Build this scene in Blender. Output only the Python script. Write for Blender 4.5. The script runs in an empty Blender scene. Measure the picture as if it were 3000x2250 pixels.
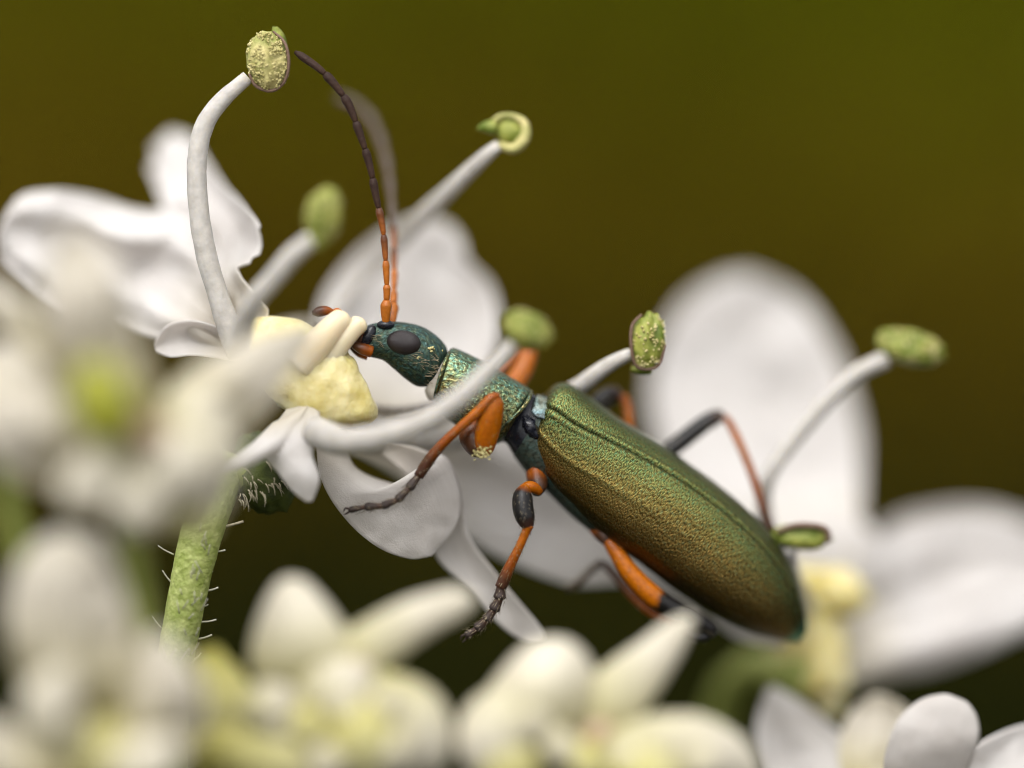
import bpy, math, random
import numpy as np
from mathutils import Vector, Matrix, noise

# ------------------------------------------------------------------ camera, sky, sun, exposure
# scale: 1 unit = 1 cm of the real place (the beetle is about 8 mm long)
D = 12.0                      # working distance to the plane of focus
FRAME = 1.6                   # width of the picture at that plane
S = FRAME / 3000.0            # one photograph pixel at the plane of focus
PITCH = math.radians(15)
FWD = Vector((0, math.cos(PITCH), -math.sin(PITCH)))
UPV = Vector((0, math.sin(PITCH), math.cos(PITCH)))
RGT = Vector((1, 0, 0))
CAMLOC = -FWD * D
sc = bpy.context.scene
col = sc.collection
cam = bpy.data.cameras.new('camera')
camo = bpy.data.objects.new('camera', cam); col.objects.link(camo)
camo.location = CAMLOC
camo.rotation_euler = (math.radians(90) - PITCH, 0, 0)
cam.sensor_width = 36; cam.lens = 36 * D / FRAME
cam.clip_start = 0.05; cam.clip_end = 3000
cam.dof.use_dof = True; cam.dof.focus_distance = D
cam.dof.aperture_fstop = cam.lens * 1e-3 / 1.7      # entrance pupil 1.7 units across
sc.camera = camo

SUN_EL, SUN_AZ = math.radians(64), math.radians(205)   # azimuth from +Y (behind the flowers) to the right
world = bpy.data.worlds.new('World'); sc.world = world; world.use_nodes = True
wn = world.node_tree.nodes; wl = world.node_tree.links; wn.clear()
sky = wn.new('ShaderNodeTexSky'); sky.sky_type = 'NISHITA'; sky.sun_disc = False
sky.sun_elevation = SUN_EL; sky.sun_rotation = SUN_AZ
sky.air_density = 1.5; sky.dust_density = 6.0; sky.ozone_density = 1.0
hs = wn.new('ShaderNodeHueSaturation'); hs.inputs['Saturation'].default_value = 0.05
bg = wn.new('ShaderNodeBackground'); bg.inputs['Strength'].default_value = 0.15
wo = wn.new('ShaderNodeOutputWorld')
wl.new(sky.outputs[0], hs.inputs['Color']); wl.new(hs.outputs[0], bg.inputs[0]); wl.new(bg.outputs[0], wo.inputs[0])
sun = bpy.data.lights.new('sun', 'SUN'); sun.energy = 0.8; sun.angle = math.radians(75); sun.color = (1, 0.95, 0.89)
suno = bpy.data.objects.new('sun', sun); col.objects.link(suno)
sdir = Vector((math.sin(SUN_AZ) * math.cos(SUN_EL), math.cos(SUN_AZ) * math.cos(SUN_EL), math.sin(SUN_EL)))
suno.rotation_euler = sdir.to_track_quat('Z', 'Y').to_euler()
suno.location = sdir * 30
sc.view_settings.view_transform = 'Standard'; sc.view_settings.look = 'None'
sc.view_settings.exposure = 0.66; sc.view_settings.gamma = 1.0
sc.view_settings.use_curve_mapping = False
sc.render.engine = 'CYCLES'
sc.cycles.use_denoising = True
sc.cycles.filter_width = 1.1
sc.cycles.caustics_reflective = False; sc.cycles.caustics_refractive = False
sc.cycles.max_bounces = 5; sc.cycles.diffuse_bounces = 3; sc.cycles.glossy_bounces = 3; sc.cycles.adaptive_threshold = 0.02; sc.cycles.transparent_max_bounces = 8
random.seed(7); np.random.seed(7)

# ------------------------------------------------------------------ helpers
def P(x, y, d=0.0):
    """photograph pixel (3000 x 2250) and distance beyond the plane of focus, in pixels -> point in the place"""
    k = (D + d * S) / D
    return CAMLOC + FWD * (D + d * S) + RGT * ((x - 1500) * S * k) + UPV * ((1125 - y) * S * k)

def cr(pts, n):
    """Catmull-Rom through pts (any dimension) -> n samples evenly spread by parameter"""
    p = np.array(pts, float)
    q = np.vstack([2 * p[0] - p[1], p, 2 * p[-1] - p[-2]])
    m = len(p) - 1
    out = []
    for k in range(n):
        t = k / (n - 1) * m
        i = min(int(t), m - 1); f = t - i
        a, b, c, e = q[i], q[i + 1], q[i + 2], q[i + 3]
        out.append(0.5 * ((2 * b) + (c - a) * f + (2 * a - 5 * b + 4 * c - e) * f * f + (3 * b - a - 3 * c + e) * f ** 3))
    return np.array(out)

def even(pts, n):
    """Catmull-Rom, then resampled evenly by arc length over the first three coordinates"""
    a = cr(pts, 200)
    L = np.concatenate([[0], np.cumsum(np.linalg.norm(np.diff(a[:, :3], axis=0), axis=1))])
    t = np.linspace(0, L[-1], n)
    return np.stack([np.interp(t, L, a[:, j]) for j in range(a.shape[1])], 1), L[-1]

def nz(x, y, z, f=1.0):
    return noise.noise(Vector((x * f, y * f, z * f)))

def link(name, verts, faces, uvs=None, uvpx=None, mats=(), midx=None, parent=None, smooth=True):
    me = bpy.data.meshes.new(name)
    me.from_pydata([tuple(v) for v in verts], [], faces)
    for m in mats: me.materials.append(m)
    if smooth: me.polygons.foreach_set('use_smooth', [True] * len(me.polygons))
    if midx is not None: me.polygons.foreach_set('material_index', midx)
    li = np.zeros(len(me.loops), int); me.loops.foreach_get('vertex_index', li)
    for nm, data in (('t', uvs), ('px', uvpx)):
        if data is not None:
            l = me.uv_layers.new(name=nm)
            l.data.foreach_set('uv', np.array(data, float)[li].ravel())
    me.update()
    o = bpy.data.objects.new(name, me); col.objects.link(o)
    if parent is not None: setpar(o, parent)
    return o

def setpar(o, p):
    o.parent = p
    if p.type == 'EMPTY':
        w = Vector((0, 0, 0)); q = p
        while q is not None:
            w = w + q.location; q = q.parent
        o.matrix_parent_inverse = Matrix.Translation(-w)

def empty(name, loc, parent=None):
    o = bpy.data.objects.new(name, None); col.objects.link(o)
    o.empty_display_size = 0.05
    if parent is not None:
        o.parent = parent; o.location = Vector(loc) - parent.location
    else:
        o.location = loc
    return o

def tag(o, label, cat, group=None, kind=None):
    o['label'] = label
    if cat: o['category'] = cat
    if group: o['group'] = group
    if kind: o['kind'] = kind
    return o

def tube_data(path, radii, nu=24, nv=12, flat=1.0, flatdir=None, rough=0.0, rfreq=0.02, caps=True):
    """round tube in pixel space; path of (x,y,d); radii list matched to path points"""
    arr = [list(p) + [r] for p, r in zip(path, radii)]
    a, L = even(arr, nu)
    pts, rad = a[:, :3], np.maximum(a[:, 3], 0.05)
    tan = np.gradient(pts, axis=0); tan /= np.linalg.norm(tan, axis=1)[:, None] + 1e-9
    ref = np.array(flatdir if flatdir is not None else (0, 0, 1.0), float)
    V, T, X = [], [], []
    for i in range(nu):
        t = tan[i]
        b = ref - t * np.dot(ref, t)
        if np.linalg.norm(b) < 0.1: b = np.array((0, 1.0, 0)) - t * t[1]
        b /= np.linalg.norm(b); n = np.cross(b, t)
        for j in range(nv):
            th = 2 * math.pi * j / nv
            r = rad[i]
            if rough: r *= 1 + rough * nz(pts[i][0] + 40 * math.cos(th), pts[i][1] + 40 * math.sin(th), i * 3.1, rfreq)
            q = pts[i] + n * (r * math.cos(th)) + b * (r * flat * math.sin(th))
            V.append(P(*q)); T.append((i / (nu - 1), j / nv)); X.append((i / (nu - 1) * L / 1000, r * th / 1000))
    F = []
    for i in range(nu - 1):
        for j in range(nv):
            k = (j + 1) % nv
            F.append((i * nv + j, i * nv + k, (i + 1) * nv + k, (i + 1) * nv + j))
    if caps:
        F.append(tuple(range(nv))[::-1]); F.append(tuple((nu - 1) * nv + j for j in range(nv)))
    return V, F, T, X

def tube(name, path, radii, mat, parent=None, **k):
    V, F, T, X = tube_data(path, radii, **k)
    return link(name, V, F, T, X, [mat], None, parent)

def lobe_radii(r0, r1, n=7, tip=0.25, base=0.5):
    """swelling profile for a bud lobe or a bead"""
    out = []
    for i in range(n):
        t = i / (n - 1)
        s = math.sqrt(max(1 - (2 * t - 1) ** 2, 0))
        out.append(max((r0 + (r1 - r0) * t) * s, (r0 * base * (1 - t) ** 6 + r1 * tip * t ** 6), 1))
    return out

def petal(name, left, right, mat, parent, bulge=0, ripple=0, rk=3, rph=0, wob=0, nu=36, nw=20, thick=6, groove=0, edge=0, seed=0):
    """thin curved blade lofted between two edges running from the claw to the tip"""
    A, _ = even(left, nu); B, _ = even(right, nu)
    V, T, X = [], [], []
    for i in range(nu):
        t = i / (nu - 1)
        for j in range(nw):
            w = j / (nw - 1)
            q = A[i] * (1 - w) + B[i] * w
            env = math.sin(math.pi * min(1, t ** 0.7 * 0.97 + 0.02))
            dd = bulge * 4 * w * (1 - w) * env + ripple * math.sin(rk * math.pi * w + rph + 1.3 * t) * env
            dd -= groove * math.exp(-((w - 0.5) / 0.07) ** 2) * (1 - 0.6 * t)
            if wob: dd += wob * nz(q[0] + seed * 91, q[1], seed * 7.7, 0.0065) + 0.35 * wob * nz(q[0], q[1] + seed * 31, 3.3, 0.02)
            x, y = q[0], q[1]
            if edge:
                e = (2 * w - 1) ** 6 + t ** 14
                x += edge * e * nz(q[0], q[1], 5 + seed, 0.03); y += edge * e * nz(q[0], q[1], 9 + seed, 0.03)
            V.append(P(x, y, q[2] + dd)); T.append((t, w)); X.append((q[0] / 1000, q[1] / 1000))
    F = [(i * nw + j, i * nw + j + 1, (i + 1) * nw + j + 1, (i + 1) * nw + j) for i in range(nu - 1) for j in range(nw - 1)]
    o = link(name, V, F, T, X, [mat], None, parent)
    m = o.modifiers.new('thickness', 'SOLIDIFY'); m.thickness = thick * S; m.offset = 0
    return o

def ellipsoid_data(c, ax, nu=20, nv=24, rough=0.0, rf=0.05, groove=0.0, seed=0):
    """c centre (px), ax three axis vectors (px) : ax[0] long axis"""
    c = np.array(c, float); ax = [np.array(a, float) for a in ax]
    V, T, X = [], [], []
    for i in range(nu):
        ph = math.pi * (i + 0.02) / (nu - 1 + 0.04)
        for j in range(nv):
            th = 2 * math.pi * j / nv
            k = 1.0
            if groove: k -= groove * (math.exp(-((th - 4.4) / 0.35) ** 2) + math.exp(-((th - 1.25) / 0.35) ** 2)) * math.sin(ph)
            u = np.array((math.cos(ph), math.sin(ph) * math.cos(th), math.sin(ph) * math.sin(th)))
            if rough: k += rough * nz(u[0] * 60 + seed, u[1] * 60, u[2] * 60, rf)
            q = c + (ax[0] * u[0] + ax[1] * u[1] + ax[2] * u[2]) * k
            V.append(P(*q)); T.append((i / (nu - 1), j / nv)); X.append((q[0] / 1000, q[1] / 1000))
    F = [(i * nv + j, i * nv + (j + 1) % nv, (i + 1) * nv + (j + 1) % nv, (i + 1) * nv + j) for i in range(nu - 1) for j in range(nv)]
    F.append(tuple(range(nv))[::-1]); F.append(tuple((nu - 1) * nv + j for j in range(nv)))
    return V, F, T, X

def ell_axes(angle, a, b, c, yaw=0):
    """axes for an ellipsoid whose long axis lies at `angle` (degrees, clockwise on the photograph from +x)"""
    r = math.radians(angle)
    l = np.array((math.cos(r), math.sin(r), math.tan(math.radians(yaw)))); l /= np.linalg.norm(l)
    s = np.array((-math.sin(r), math.cos(r), 0)); n = np.cross(l, s)
    return [l * a, s * b, n * c]

def join_data(parts):
    V, F, T, X = [], [], [], []
    for v, f, t, x in parts:
        o = len(V); V += list(v); T += list(t); X += list(x)
        F += [tuple(i + o for i in ff) for ff in f]
    return V, F, T, X

# ------------------------------------------------------------------ materials
def mk(name):
    m = bpy.data.materials.new(name); m.use_nodes = True
    nt = m.node_tree; nt.nodes.clear()
    out = nt.nodes.new('ShaderNodeOutputMaterial')
    return m, nt, out

def N(nt, typ, **k):
    n = nt.nodes.new(typ)
    for a, b in k.items():
        if a in n.inputs.keys(): n.inputs[a].default_value = b
        else: setattr(n, a, b)
    return n

def uvn(nt, layer):
    n = nt.nodes.new('ShaderNodeUVMap'); n.uv_map = layer; return n

def ramp(nt, fac, stops, interp='LINEAR'):
    r = nt.nodes.new('ShaderNodeValToRGB'); r.color_ramp.interpolation = interp
    el = r.color_ramp.elements
    while len(el) < len(stops): el.new(0.5)
    for e, (p, c) in zip(el, stops): e.position = p; e.color = (*c, 1)
    nt.links.new(fac, r.inputs[0]); return r

def mixc(nt, fac, a, b, blend='MIX'):
    m = nt.nodes.new('ShaderNodeMix'); m.data_type = 'RGBA'; m.blend_type = blend
    for sock, v in ((m.inputs[0], fac), (m.inputs[6], a), (m.inputs[7], b)):
        if isinstance(v, (int, float)): sock.default_value = v
        elif isinstance(v, tuple): sock.default_value = (*v, 1)
        else: nt.links.new(v, sock)
    return m.outputs[2]

def bump(nt, height, strength, dist, normal=None):
    b = nt.nodes.new('ShaderNodeBump'); b.inputs['Strength'].default_value = strength; b.inputs['Distance'].default_value = dist
    nt.links.new(height, b.inputs['Height'])
    if normal is not None: nt.links.new(normal, b.inputs['Normal'])
    return b.outputs[0]

def noi(nt, vec, scale, detail=3, rough=0.55, sx=None):
    if sx is not None:
        mp = nt.nodes.new('ShaderNodeMapping'); mp.inputs['Scale'].default_value = sx
        nt.links.new(vec, mp.inputs['Vector']); vec = mp.outputs[0]
    n = nt.nodes.new('ShaderNodeTexNoise'); n.inputs['Scale'].default_value = scale
    n.inputs['Detail'].default_value = detail; n.inputs['Roughness'].default_value = rough
    nt.links.new(vec, n.inputs['Vector']); return n.outputs[0]

def petal_mat(name, tip, base, reach=0.4, trans=0.5, rough=0.7, cell=260, tint=None):
    m, nt, out = mk(name)
    t = uvn(nt, 't'); px = uvn(nt, 'px')
    sep = N(nt, 'ShaderNodeSeparateXYZ'); nt.links.new(t.outputs[0], sep.inputs[0])
    c = ramp(nt, sep.outputs[0], [(0, base), (reach, tip), (1, tip)]).outputs[0]
    n = noi(nt, px.outputs[0], 7, 4)
    r2 = ramp(nt, n, [(0.3, (0.90, 0.885, 0.87)), (0.7, (1, 1, 1))]).outputs[0]
    c = mixc(nt, 1.0, c, r2, 'MULTIPLY')
    veins = noi(nt, t.outputs[0], 9, 3, 0.6, (0.35, 3.0, 1))
    rv = ramp(nt, veins, [(0.35, (0.96, 0.955, 0.95)), (0.6, (1, 1, 1))]).outputs[0]
    c = mixc(nt, 1.0, c, rv, 'MULTIPLY')
    p = N(nt, 'ShaderNodeBsdfPrincipled', Roughness=rough); nt.links.new(c, p.inputs['Base Color'])
    p.inputs['Specular IOR Level'].default_value = 0.15
    vo = nt.nodes.new('ShaderNodeTexVoronoi'); vo.inputs['Scale'].default_value = cell; nt.links.new(px.outputs[0], vo.inputs['Vector'])
    nb = bump(nt, vo.outputs[0], 0.5, 0.0014)
    nb = bump(nt, noi(nt, px.outputs[0], 28, 4), 0.35, 0.006, nb)
    nb = bump(nt, veins, 0.18, 0.006, nb)
    nt.links.new(nb, p.inputs['Normal'])
    tr = N(nt, 'ShaderNodeBsdfTranslucent'); nt.links.new(c, tr.inputs[0])
    mx = N(nt, 'ShaderNodeMixShader', Fac=trans); nt.links.new(p.outputs[0], mx.inputs[1]); nt.links.new(tr.outputs[0], mx.inputs[2])
    nt.links.new(mx.outputs[0], out.inputs[0]); return m

def flesh_mat(name, ca, cb, sss=0.02, rough=0.45, scale=14, bscale=60, bstr=0.4, bdist=0.004, spec=0.4):
    m, nt, out = mk(name)
    px = uvn(nt, 'px')
    geo = N(nt, 'ShaderNodeTexCoord')
    n = noi(nt, geo.outputs['Object'], scale, 4)
    c = ramp(nt, n, [(0.35, ca), (0.65, cb)]).outputs[0]
    p = N(nt, 'ShaderNodeBsdfPrincipled', Roughness=rough); nt.links.new(c, p.inputs['Base Color'])
    p.inputs['Specular IOR Level'].default_value = spec
    if sss:
        p.inputs['Subsurface Weight'].default_value = 0.6; p.inputs['Subsurface Scale'].default_value = sss
        p.inputs['Subsurface Radius'].default_value = (1, 0.8, 0.5)
    b = noi(nt, geo.outputs['Object'], bscale, 3)
    nt.links.new(bump(nt, b, bstr, bdist), p.inputs['Normal'])
    nt.links.new(p.outputs[0], out.inputs[0]); return m

def limb_mat(name, stops, rough=0.32, sss=0.0, hair=0.3, coat=0.12):
    """chitin limb whose own colour changes along its length (uv t.x)"""
    m, nt, out = mk(name)
    t = uvn(nt, 't'); sep = N(nt, 'ShaderNodeSeparateXYZ'); nt.links.new(t.outputs[0], sep.inputs[0])
    geo = N(nt, 'ShaderNodeTexCoord')
    n = noi(nt, geo.outputs['Object'], 40, 4)
    ad = N(nt, 'ShaderNodeMath', operation='MULTIPLY_ADD'); nt.links.new(n, ad.inputs[0]); ad.inputs[1].default_value = 0.16; nt.links.new(sep.outputs[0], ad.inputs[2])
    su = N(nt, 'ShaderNodeMath', operation='SUBTRACT'); nt.links.new(ad.outputs[0], su.inputs[0]); su.inputs[1].default_value = 0.08
    c = ramp(nt, su.outputs[0], stops).outputs[0]
    n2 = noi(nt, geo.outputs['Object'], 160, 3)
    r2 = ramp(nt, n2, [(0.3, (0.7, 0.66, 0.62)), (0.65, (1, 1, 1))]).outputs[0]
    c = mixc(nt, 1.0, c, r2, 'MULTIPLY')
    p = N(nt, 'ShaderNodeBsdfPrincipled', Roughness=rough); nt.links.new(c, p.inputs['Base Color'])
    p.inputs['Specular IOR Level'].default_value = 0.28
    p.inputs['Coat Weight'].default_value = coat * 0.4; p.inputs['Coat Roughness'].default_value = 0.25
    if sss:
        p.inputs['Subsurface Weight'].default_value = 0.5; p.inputs['Subsurface Scale'].default_value = sss
        p.inputs['Subsurface Radius'].default_value = (1, 0.45, 0.15)
    b = noi(nt, geo.outputs['Object'], 220, 3)
    nt.links.new(bump(nt, b, hair, 0.002), p.inputs['Normal'])
    nt.links.new(p.outputs[0], out.inputs[0]); return m

def metal_mat(name, stops, speck, speckfac, cell, stretch, rough=0.36, metallic=0.85, bstr=0.7, bdist=0.0022, big=(3, 0.15), dark=(0.45, 0.4, 0.35), axis=1, tip=None, rear=False):
    """iridescent sculptured cuticle: colours change across the shield (uv t), fine transverse wrinkles (uv px)"""
    m, nt, out = mk(name)
    t = uvn(nt, 't'); px = uvn(nt, 'px')
    sep = N(nt, 'ShaderNodeSeparateXYZ'); nt.links.new(t.outputs[0], sep.inputs[0])
    nb_ = noi(nt, px.outputs[0], big[0], 3)
    a = N(nt, 'ShaderNodeMath', operation='MULTIPLY_ADD'); nt.links.new(nb_, a.inputs[0]); a.inputs[1].default_value = big[1]; nt.links.new(sep.outputs[axis], a.inputs[2])
    su = N(nt, 'ShaderNodeMath', operation='SUBTRACT'); nt.links.new(a.outputs[0], su.inputs[0]); su.inputs[1].default_value = big[1] * 0.5
    c = ramp(nt, su.outputs[0], stops).outputs[0]
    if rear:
        c = mixc(nt, 1.0, c, ramp(nt, sep.outputs[0], [(0.0, (1, 1, 1)), (0.4, (0.92, 0.9, 0.88)), (0.88, (0.55, 0.52, 0.5))]).outputs[0], 'MULTIPLY')  # shading of the turned-away tail multiplied into the base colour
    if tip:
        tr_ = ramp(nt, sep.outputs[0], [(0.87, (0, 0, 0)), (0.93, (1, 1, 1))]).outputs[0]
        c = mixc(nt, tr_, c, tip)
    wr = noi(nt, px.outputs[0], cell, 2.5, 0.5, stretch)
    # single grains glint in other hues of the film
    g = noi(nt, px.outputs[0], cell * 0.8, 1, 0.5, stretch)
    gr = ramp(nt, g, speck).outputs[0]
    c = mixc(nt, speckfac, c, gr, 'MIX')
    pit = ramp(nt, wr, [(0.36, dark), (0.56, (1, 1, 1))]).outputs[0]
    c = mixc(nt, 1.0, c, pit, 'MULTIPLY')
    p = N(nt, 'ShaderNodeBsdfPrincipled', Roughness=rough, Metallic=metallic); nt.links.new(c, p.inputs['Base Color'])
    nt.links.new(bump(nt, wr, bstr, bdist), p.inputs['Normal'])
    nt.links.new(p.outputs[0], out.inputs[0]); return m

def plain(name, c, rough=0.5, coat=0.0, metallic=0.0, sss=0.0):
    return limb_mat(name, [(0, c), (1, c)], rough, sss, 0.25, coat)

M = {}
M['petal'] = petal_mat('petal_white', (0.89, 0.865, 0.85), (0.84, 0.79, 0.68), 0.35)
M['petal_thin'] = petal_mat('petal_thin_white', (0.82, 0.79, 0.765), (0.80, 0.75, 0.68), 0.3, trans=0.55)
M['petal_cream'] = petal_mat('petal_cream', (0.80, 0.755, 0.66), (0.56, 0.50, 0.22), 0.6)
M['bud'] = petal_mat('bud_cream', (0.72, 0.67, 0.55), (0.44, 0.41, 0.13), 0.7, trans=0.2)
M['bud_green'] = petal_mat('bud_green', (0.66, 0.62, 0.34), (0.50, 0.46, 0.10), 0.8, trans=0.2)
M['bud_pink'] = petal_mat('bud_pinkish_tan', (0.62, 0.46, 0.34), (0.55, 0.42, 0.28), 0.6, trans=0.2)
M['filament'] = flesh_mat('filament_white', (0.40, 0.375, 0.345), (0.50, 0.475, 0.44), 0.012, 0.7, 60, 170, 0.6, 0.002)
M['anther'] = flesh_mat('anther_green', (0.09, 0.13, 0.006), (0.30, 0.31, 0.06), 0.0, 0.55, 34, 70, 0.5, 0.004)
M['pollen'] = flesh_mat('pollen_yellow', (0.30, 0.26, 0.08), (0.58, 0.51, 0.24), 0.0, 0.7, 40, 120, 0.8, 0.004)
M['pollen_body'] = flesh_mat('anther_yellow_green', (0.22, 0.24, 0.05), (0.52, 0.45, 0.19), 0.0, 0.6, 30, 110, 0.7, 0.005)
M['anther_plain'] = flesh_mat('anther_plain_green', (0.20, 0.21, 0.008), (0.28, 0.28, 0.02), 0.0, 0.5, 20, 70, 0.5, 0.004)
M['anther_rim'] = plain('anther_dark_rim', (0.16, 0.10, 0.07), 0.6)
M['stylopodium'] = flesh_mat('stylopodium_cream_yellow', (0.56, 0.46, 0.13), (0.79, 0.71, 0.42), 0.04, 0.4, 13, 34, 0.7, 0.010)
M['style'] = flesh_mat('style_translucent_cream', (0.72, 0.60, 0.40), (0.78, 0.68, 0.50), 0.03, 0.3, 14, 60, 0.2, 0.003)
M['stem'] = flesh_mat('stem_green', (0.25, 0.31, 0.06), (0.43, 0.48, 0.16), 0.0, 0.5, 75, 130, 0.9, 0.004)
M['pedicel'] = flesh_mat('pedicel_olive', (0.16, 0.19, 0.03), (0.26, 0.28, 0.07), 0.0, 0.6, 20, 60, 0.4, 0.004)
M['calyx'] = flesh_mat('ovary_dark_green', (0.025, 0.035, 0.006), (0.07, 0.09, 0.015), 0.0, 0.6, 40, 90, 0.6, 0.004)
M['hair'] = plain('plant_hair', (0.62, 0.60, 0.52), 0.4)
M['hair_tip'] = plain('plant_hair_tan', (0.40, 0.36, 0.26), 0.5)
E_STOPS = [(0.0, (0.055, 0.10, 0.04)), (0.12, (0.10, 0.16, 0.055)), (0.24, (0.22, 0.19, 0.055)), (0.38, (0.36, 0.245, 0.07)),  # bronze-green hues with light falloff painted in: bright middle band, shaded lower side
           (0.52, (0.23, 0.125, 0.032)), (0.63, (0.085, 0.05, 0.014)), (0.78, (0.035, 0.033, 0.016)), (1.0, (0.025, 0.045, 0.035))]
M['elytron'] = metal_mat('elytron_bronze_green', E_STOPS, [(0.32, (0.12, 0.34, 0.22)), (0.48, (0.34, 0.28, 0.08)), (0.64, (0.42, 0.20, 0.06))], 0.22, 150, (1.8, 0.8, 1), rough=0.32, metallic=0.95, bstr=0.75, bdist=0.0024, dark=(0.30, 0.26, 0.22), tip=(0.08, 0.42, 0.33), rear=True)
M['pronotum'] = metal_mat('pronotum_green_gold', [(0, (0.035, 0.07, 0.05)), (0.22, (0.08, 0.18, 0.14)), (0.42, (0.18, 0.26, 0.14)), (0.6, (0.30, 0.25, 0.09)), (0.76, (0.11, 0.13, 0.07)), (1, (0.03, 0.05, 0.035))],
                          [(0.3, (0.14, 0.34, 0.32)), (0.5, (0.22, 0.26, 0.12)), (0.7, (0.38, 0.23, 0.08))], 0.4, 95, (1, 1, 1), bstr=0.9, bdist=0.003, dark=(0.3, 0.28, 0.25))
M['head'] = metal_mat('head_dark_teal', [(0, (0.035, 0.075, 0.075)), (0.35, (0.03, 0.065, 0.05)), (0.6, (0.016, 0.04, 0.028)), (1, (0.006, 0.016, 0.009))],
                      [(0.3, (0.05, 0.14, 0.14)), (0.5, (0.04, 0.07, 0.04)), (0.7, (0.12, 0.13, 0.05))], 0.35, 85, (1, 1, 1), rough=0.42, metallic=0.5, bstr=0.8, bdist=0.003, dark=(0.4, 0.4, 0.4))
M['thorax'] = metal_mat('thorax_dark_teal', [(0, (0.05, 0.09, 0.08)), (0.5, (0.045, 0.075, 0.06)), (1, (0.02, 0.03, 0.025))],
                        [(0.3, (0.06, 0.12, 0.11)), (0.5, (0.05, 0.06, 0.05)), (0.7, (0.09, 0.08, 0.05))], 0.4, 70, (1.2, 0.8, 1), rough=0.45, metallic=0.4, bstr=0.6)
M['neck'] = flesh_mat('neck_membrane', (0.30, 0.27, 0.22), (0.48, 0.44, 0.38), 0.0, 0.4, 30, 60, 0.4, 0.004)
M['joint'] = plain('joint_black_blue', (0.012, 0.013, 0.02), 0.18, 0.6)
M['scutellum'] = metal_mat('scutellum_steel_blue', [(0, (0.15, 0.20, 0.24)), (0.5, (0.13, 0.19, 0.17)), (1, (0.15, 0.14, 0.09))], [(0.3, (0.12, 0.2, 0.22)), (0.7, (0.16, 0.14, 0.11))], 0.4, 80, (1, 1, 1), rough=0.45, bstr=0.5)
OR, OR2, BR, BK = (0.42, 0.115, 0.002), (0.26, 0.062, 0.002), (0.075, 0.025, 0.008), (0.010, 0.009, 0.009)
M['leg_orange'] = limb_mat('leg_orange', [(0, OR2), (0.3, OR), (0.85, OR), (1, OR2)], sss=0.015)
M['leg_orange_fade'] = limb_mat('leg_orange_to_brown', [(0, OR2), (0.25, OR), (0.6, OR2), (0.85, BR), (1, (0.07, 0.03, 0.02))], sss=0.012)
M['leg_dark'] = limb_mat('leg_black_with_orange_base', [(0, OR), (0.10, OR2), (0.22, BK), (0.8, BK), (1, (0.05, 0.022, 0.015))])
M['leg_hind'] = limb_mat('leg_orange_with_black_knee', [(0, OR2), (0.2, OR), (0.50, OR), (0.56, BK), (1, BK)])
M['leg_knee_dark'] = limb_mat('leg_dark_knee_orange_shin', [(0, BK), (0.2, BK), (0.32, OR2), (0.6, OR2), (0.85, BR), (1, (0.06, 0.03, 0.02))])
M['leg_brown'] = limb_mat('leg_brown', [(0, OR2), (0.2, OR2), (0.55, BR), (1, (0.05, 0.032, 0.024))])
M['tarsus'] = limb_mat('tarsus_dark_brown', [(0, (0.10, 0.04, 0.02)), (0.4, (0.055, 0.034, 0.026)), (1, (0.045, 0.034, 0.032))], rough=0.5, hair=0.5, coat=0.05)
M['antenna_orange'] = plain('antenna_orange', (0.42, 0.125, 0.012), 0.35, 0.2)
M['antenna_mid'] = limb_mat('antenna_rust_to_brown', [(0, (0.34, 0.10, 0.014)), (1, (0.09, 0.035, 0.018))], hair=0.5)
M['antenna_dark'] = limb_mat('antenna_dark_brown', [(0, (0.042, 0.018, 0.009)), (1, (0.028, 0.012, 0.007))], rough=0.65, hair=0.8, coat=0.0)
M['antenna_sheen_tint'] = limb_mat('antenna_brown_sheen_tint', [(0, (0.11, 0.078, 0.06)), (1, (0.12, 0.09, 0.075))], rough=0.5, hair=0.8, coat=0.3)  # paler copy of the dark brown, hair sheen put into the base colour
M['hairs'] = plain('beetle_pubescence', (0.36, 0.30, 0.20), 0.4)

def eye_mat():
    m, nt, out = mk('compound_eye_black')
    t = uvn(nt, 't'); vo = nt.nodes.new('ShaderNodeTexVoronoi'); vo.inputs['Scale'].default_value = 330; vo.inputs['Randomness'].default_value = 0.35
    px = uvn(nt, 'px'); nt.links.new(px.outputs[0], vo.inputs['Vector'])
    c = ramp(nt, vo.outputs[0], [(0.0, (0.030, 0.020, 0.020)), (0.6, (0.012, 0.008, 0.009))]).outputs[0]
    p = N(nt, 'ShaderNodeBsdfPrincipled', Roughness=0.3); nt.links.new(c, p.inputs['Base Color']); p.inputs['Specular IOR Level'].default_value = 0.45
    iv = N(nt, 'ShaderNodeMath', operation='SUBTRACT'); iv.inputs[0].default_value = 1; nt.links.new(vo.outputs[0], iv.inputs[1])
    nt.links.new(bump(nt, iv.outputs[0], 0.5, 0.002), p.inputs['Normal'])
    nt.links.new(p.outputs[0], out.inputs[0]); return m
M['eye'] = eye_mat()

def ground_mat():
    m, nt, out = mk('shade_black_soil')
    geo = N(nt, 'ShaderNodeTexCoord')
    n = noi(nt, geo.outputs['Object'], 1.2, 5)
    c = ramp(nt, n, [(0.35, (0.005, 0.006, 0.0012)), (0.7, (0.010, 0.010, 0.002))]).outputs[0]  # near-black base colour stands in for deep shade low behind the flowers
    p = N(nt, 'ShaderNodeBsdfPrincipled', Roughness=0.95); nt.links.new(c, p.inputs['Base Color'])
    p.inputs['Specular IOR Level'].default_value = 0.0
    n2 = noi(nt, geo.outputs['Object'], 6, 5)
    nt.links.new(bump(nt, n2, 0.8, 0.1), p.inputs['Normal'])
    nt.links.new(p.outputs[0], out.inputs[0]); return m
M['ground'] = ground_mat()

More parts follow.
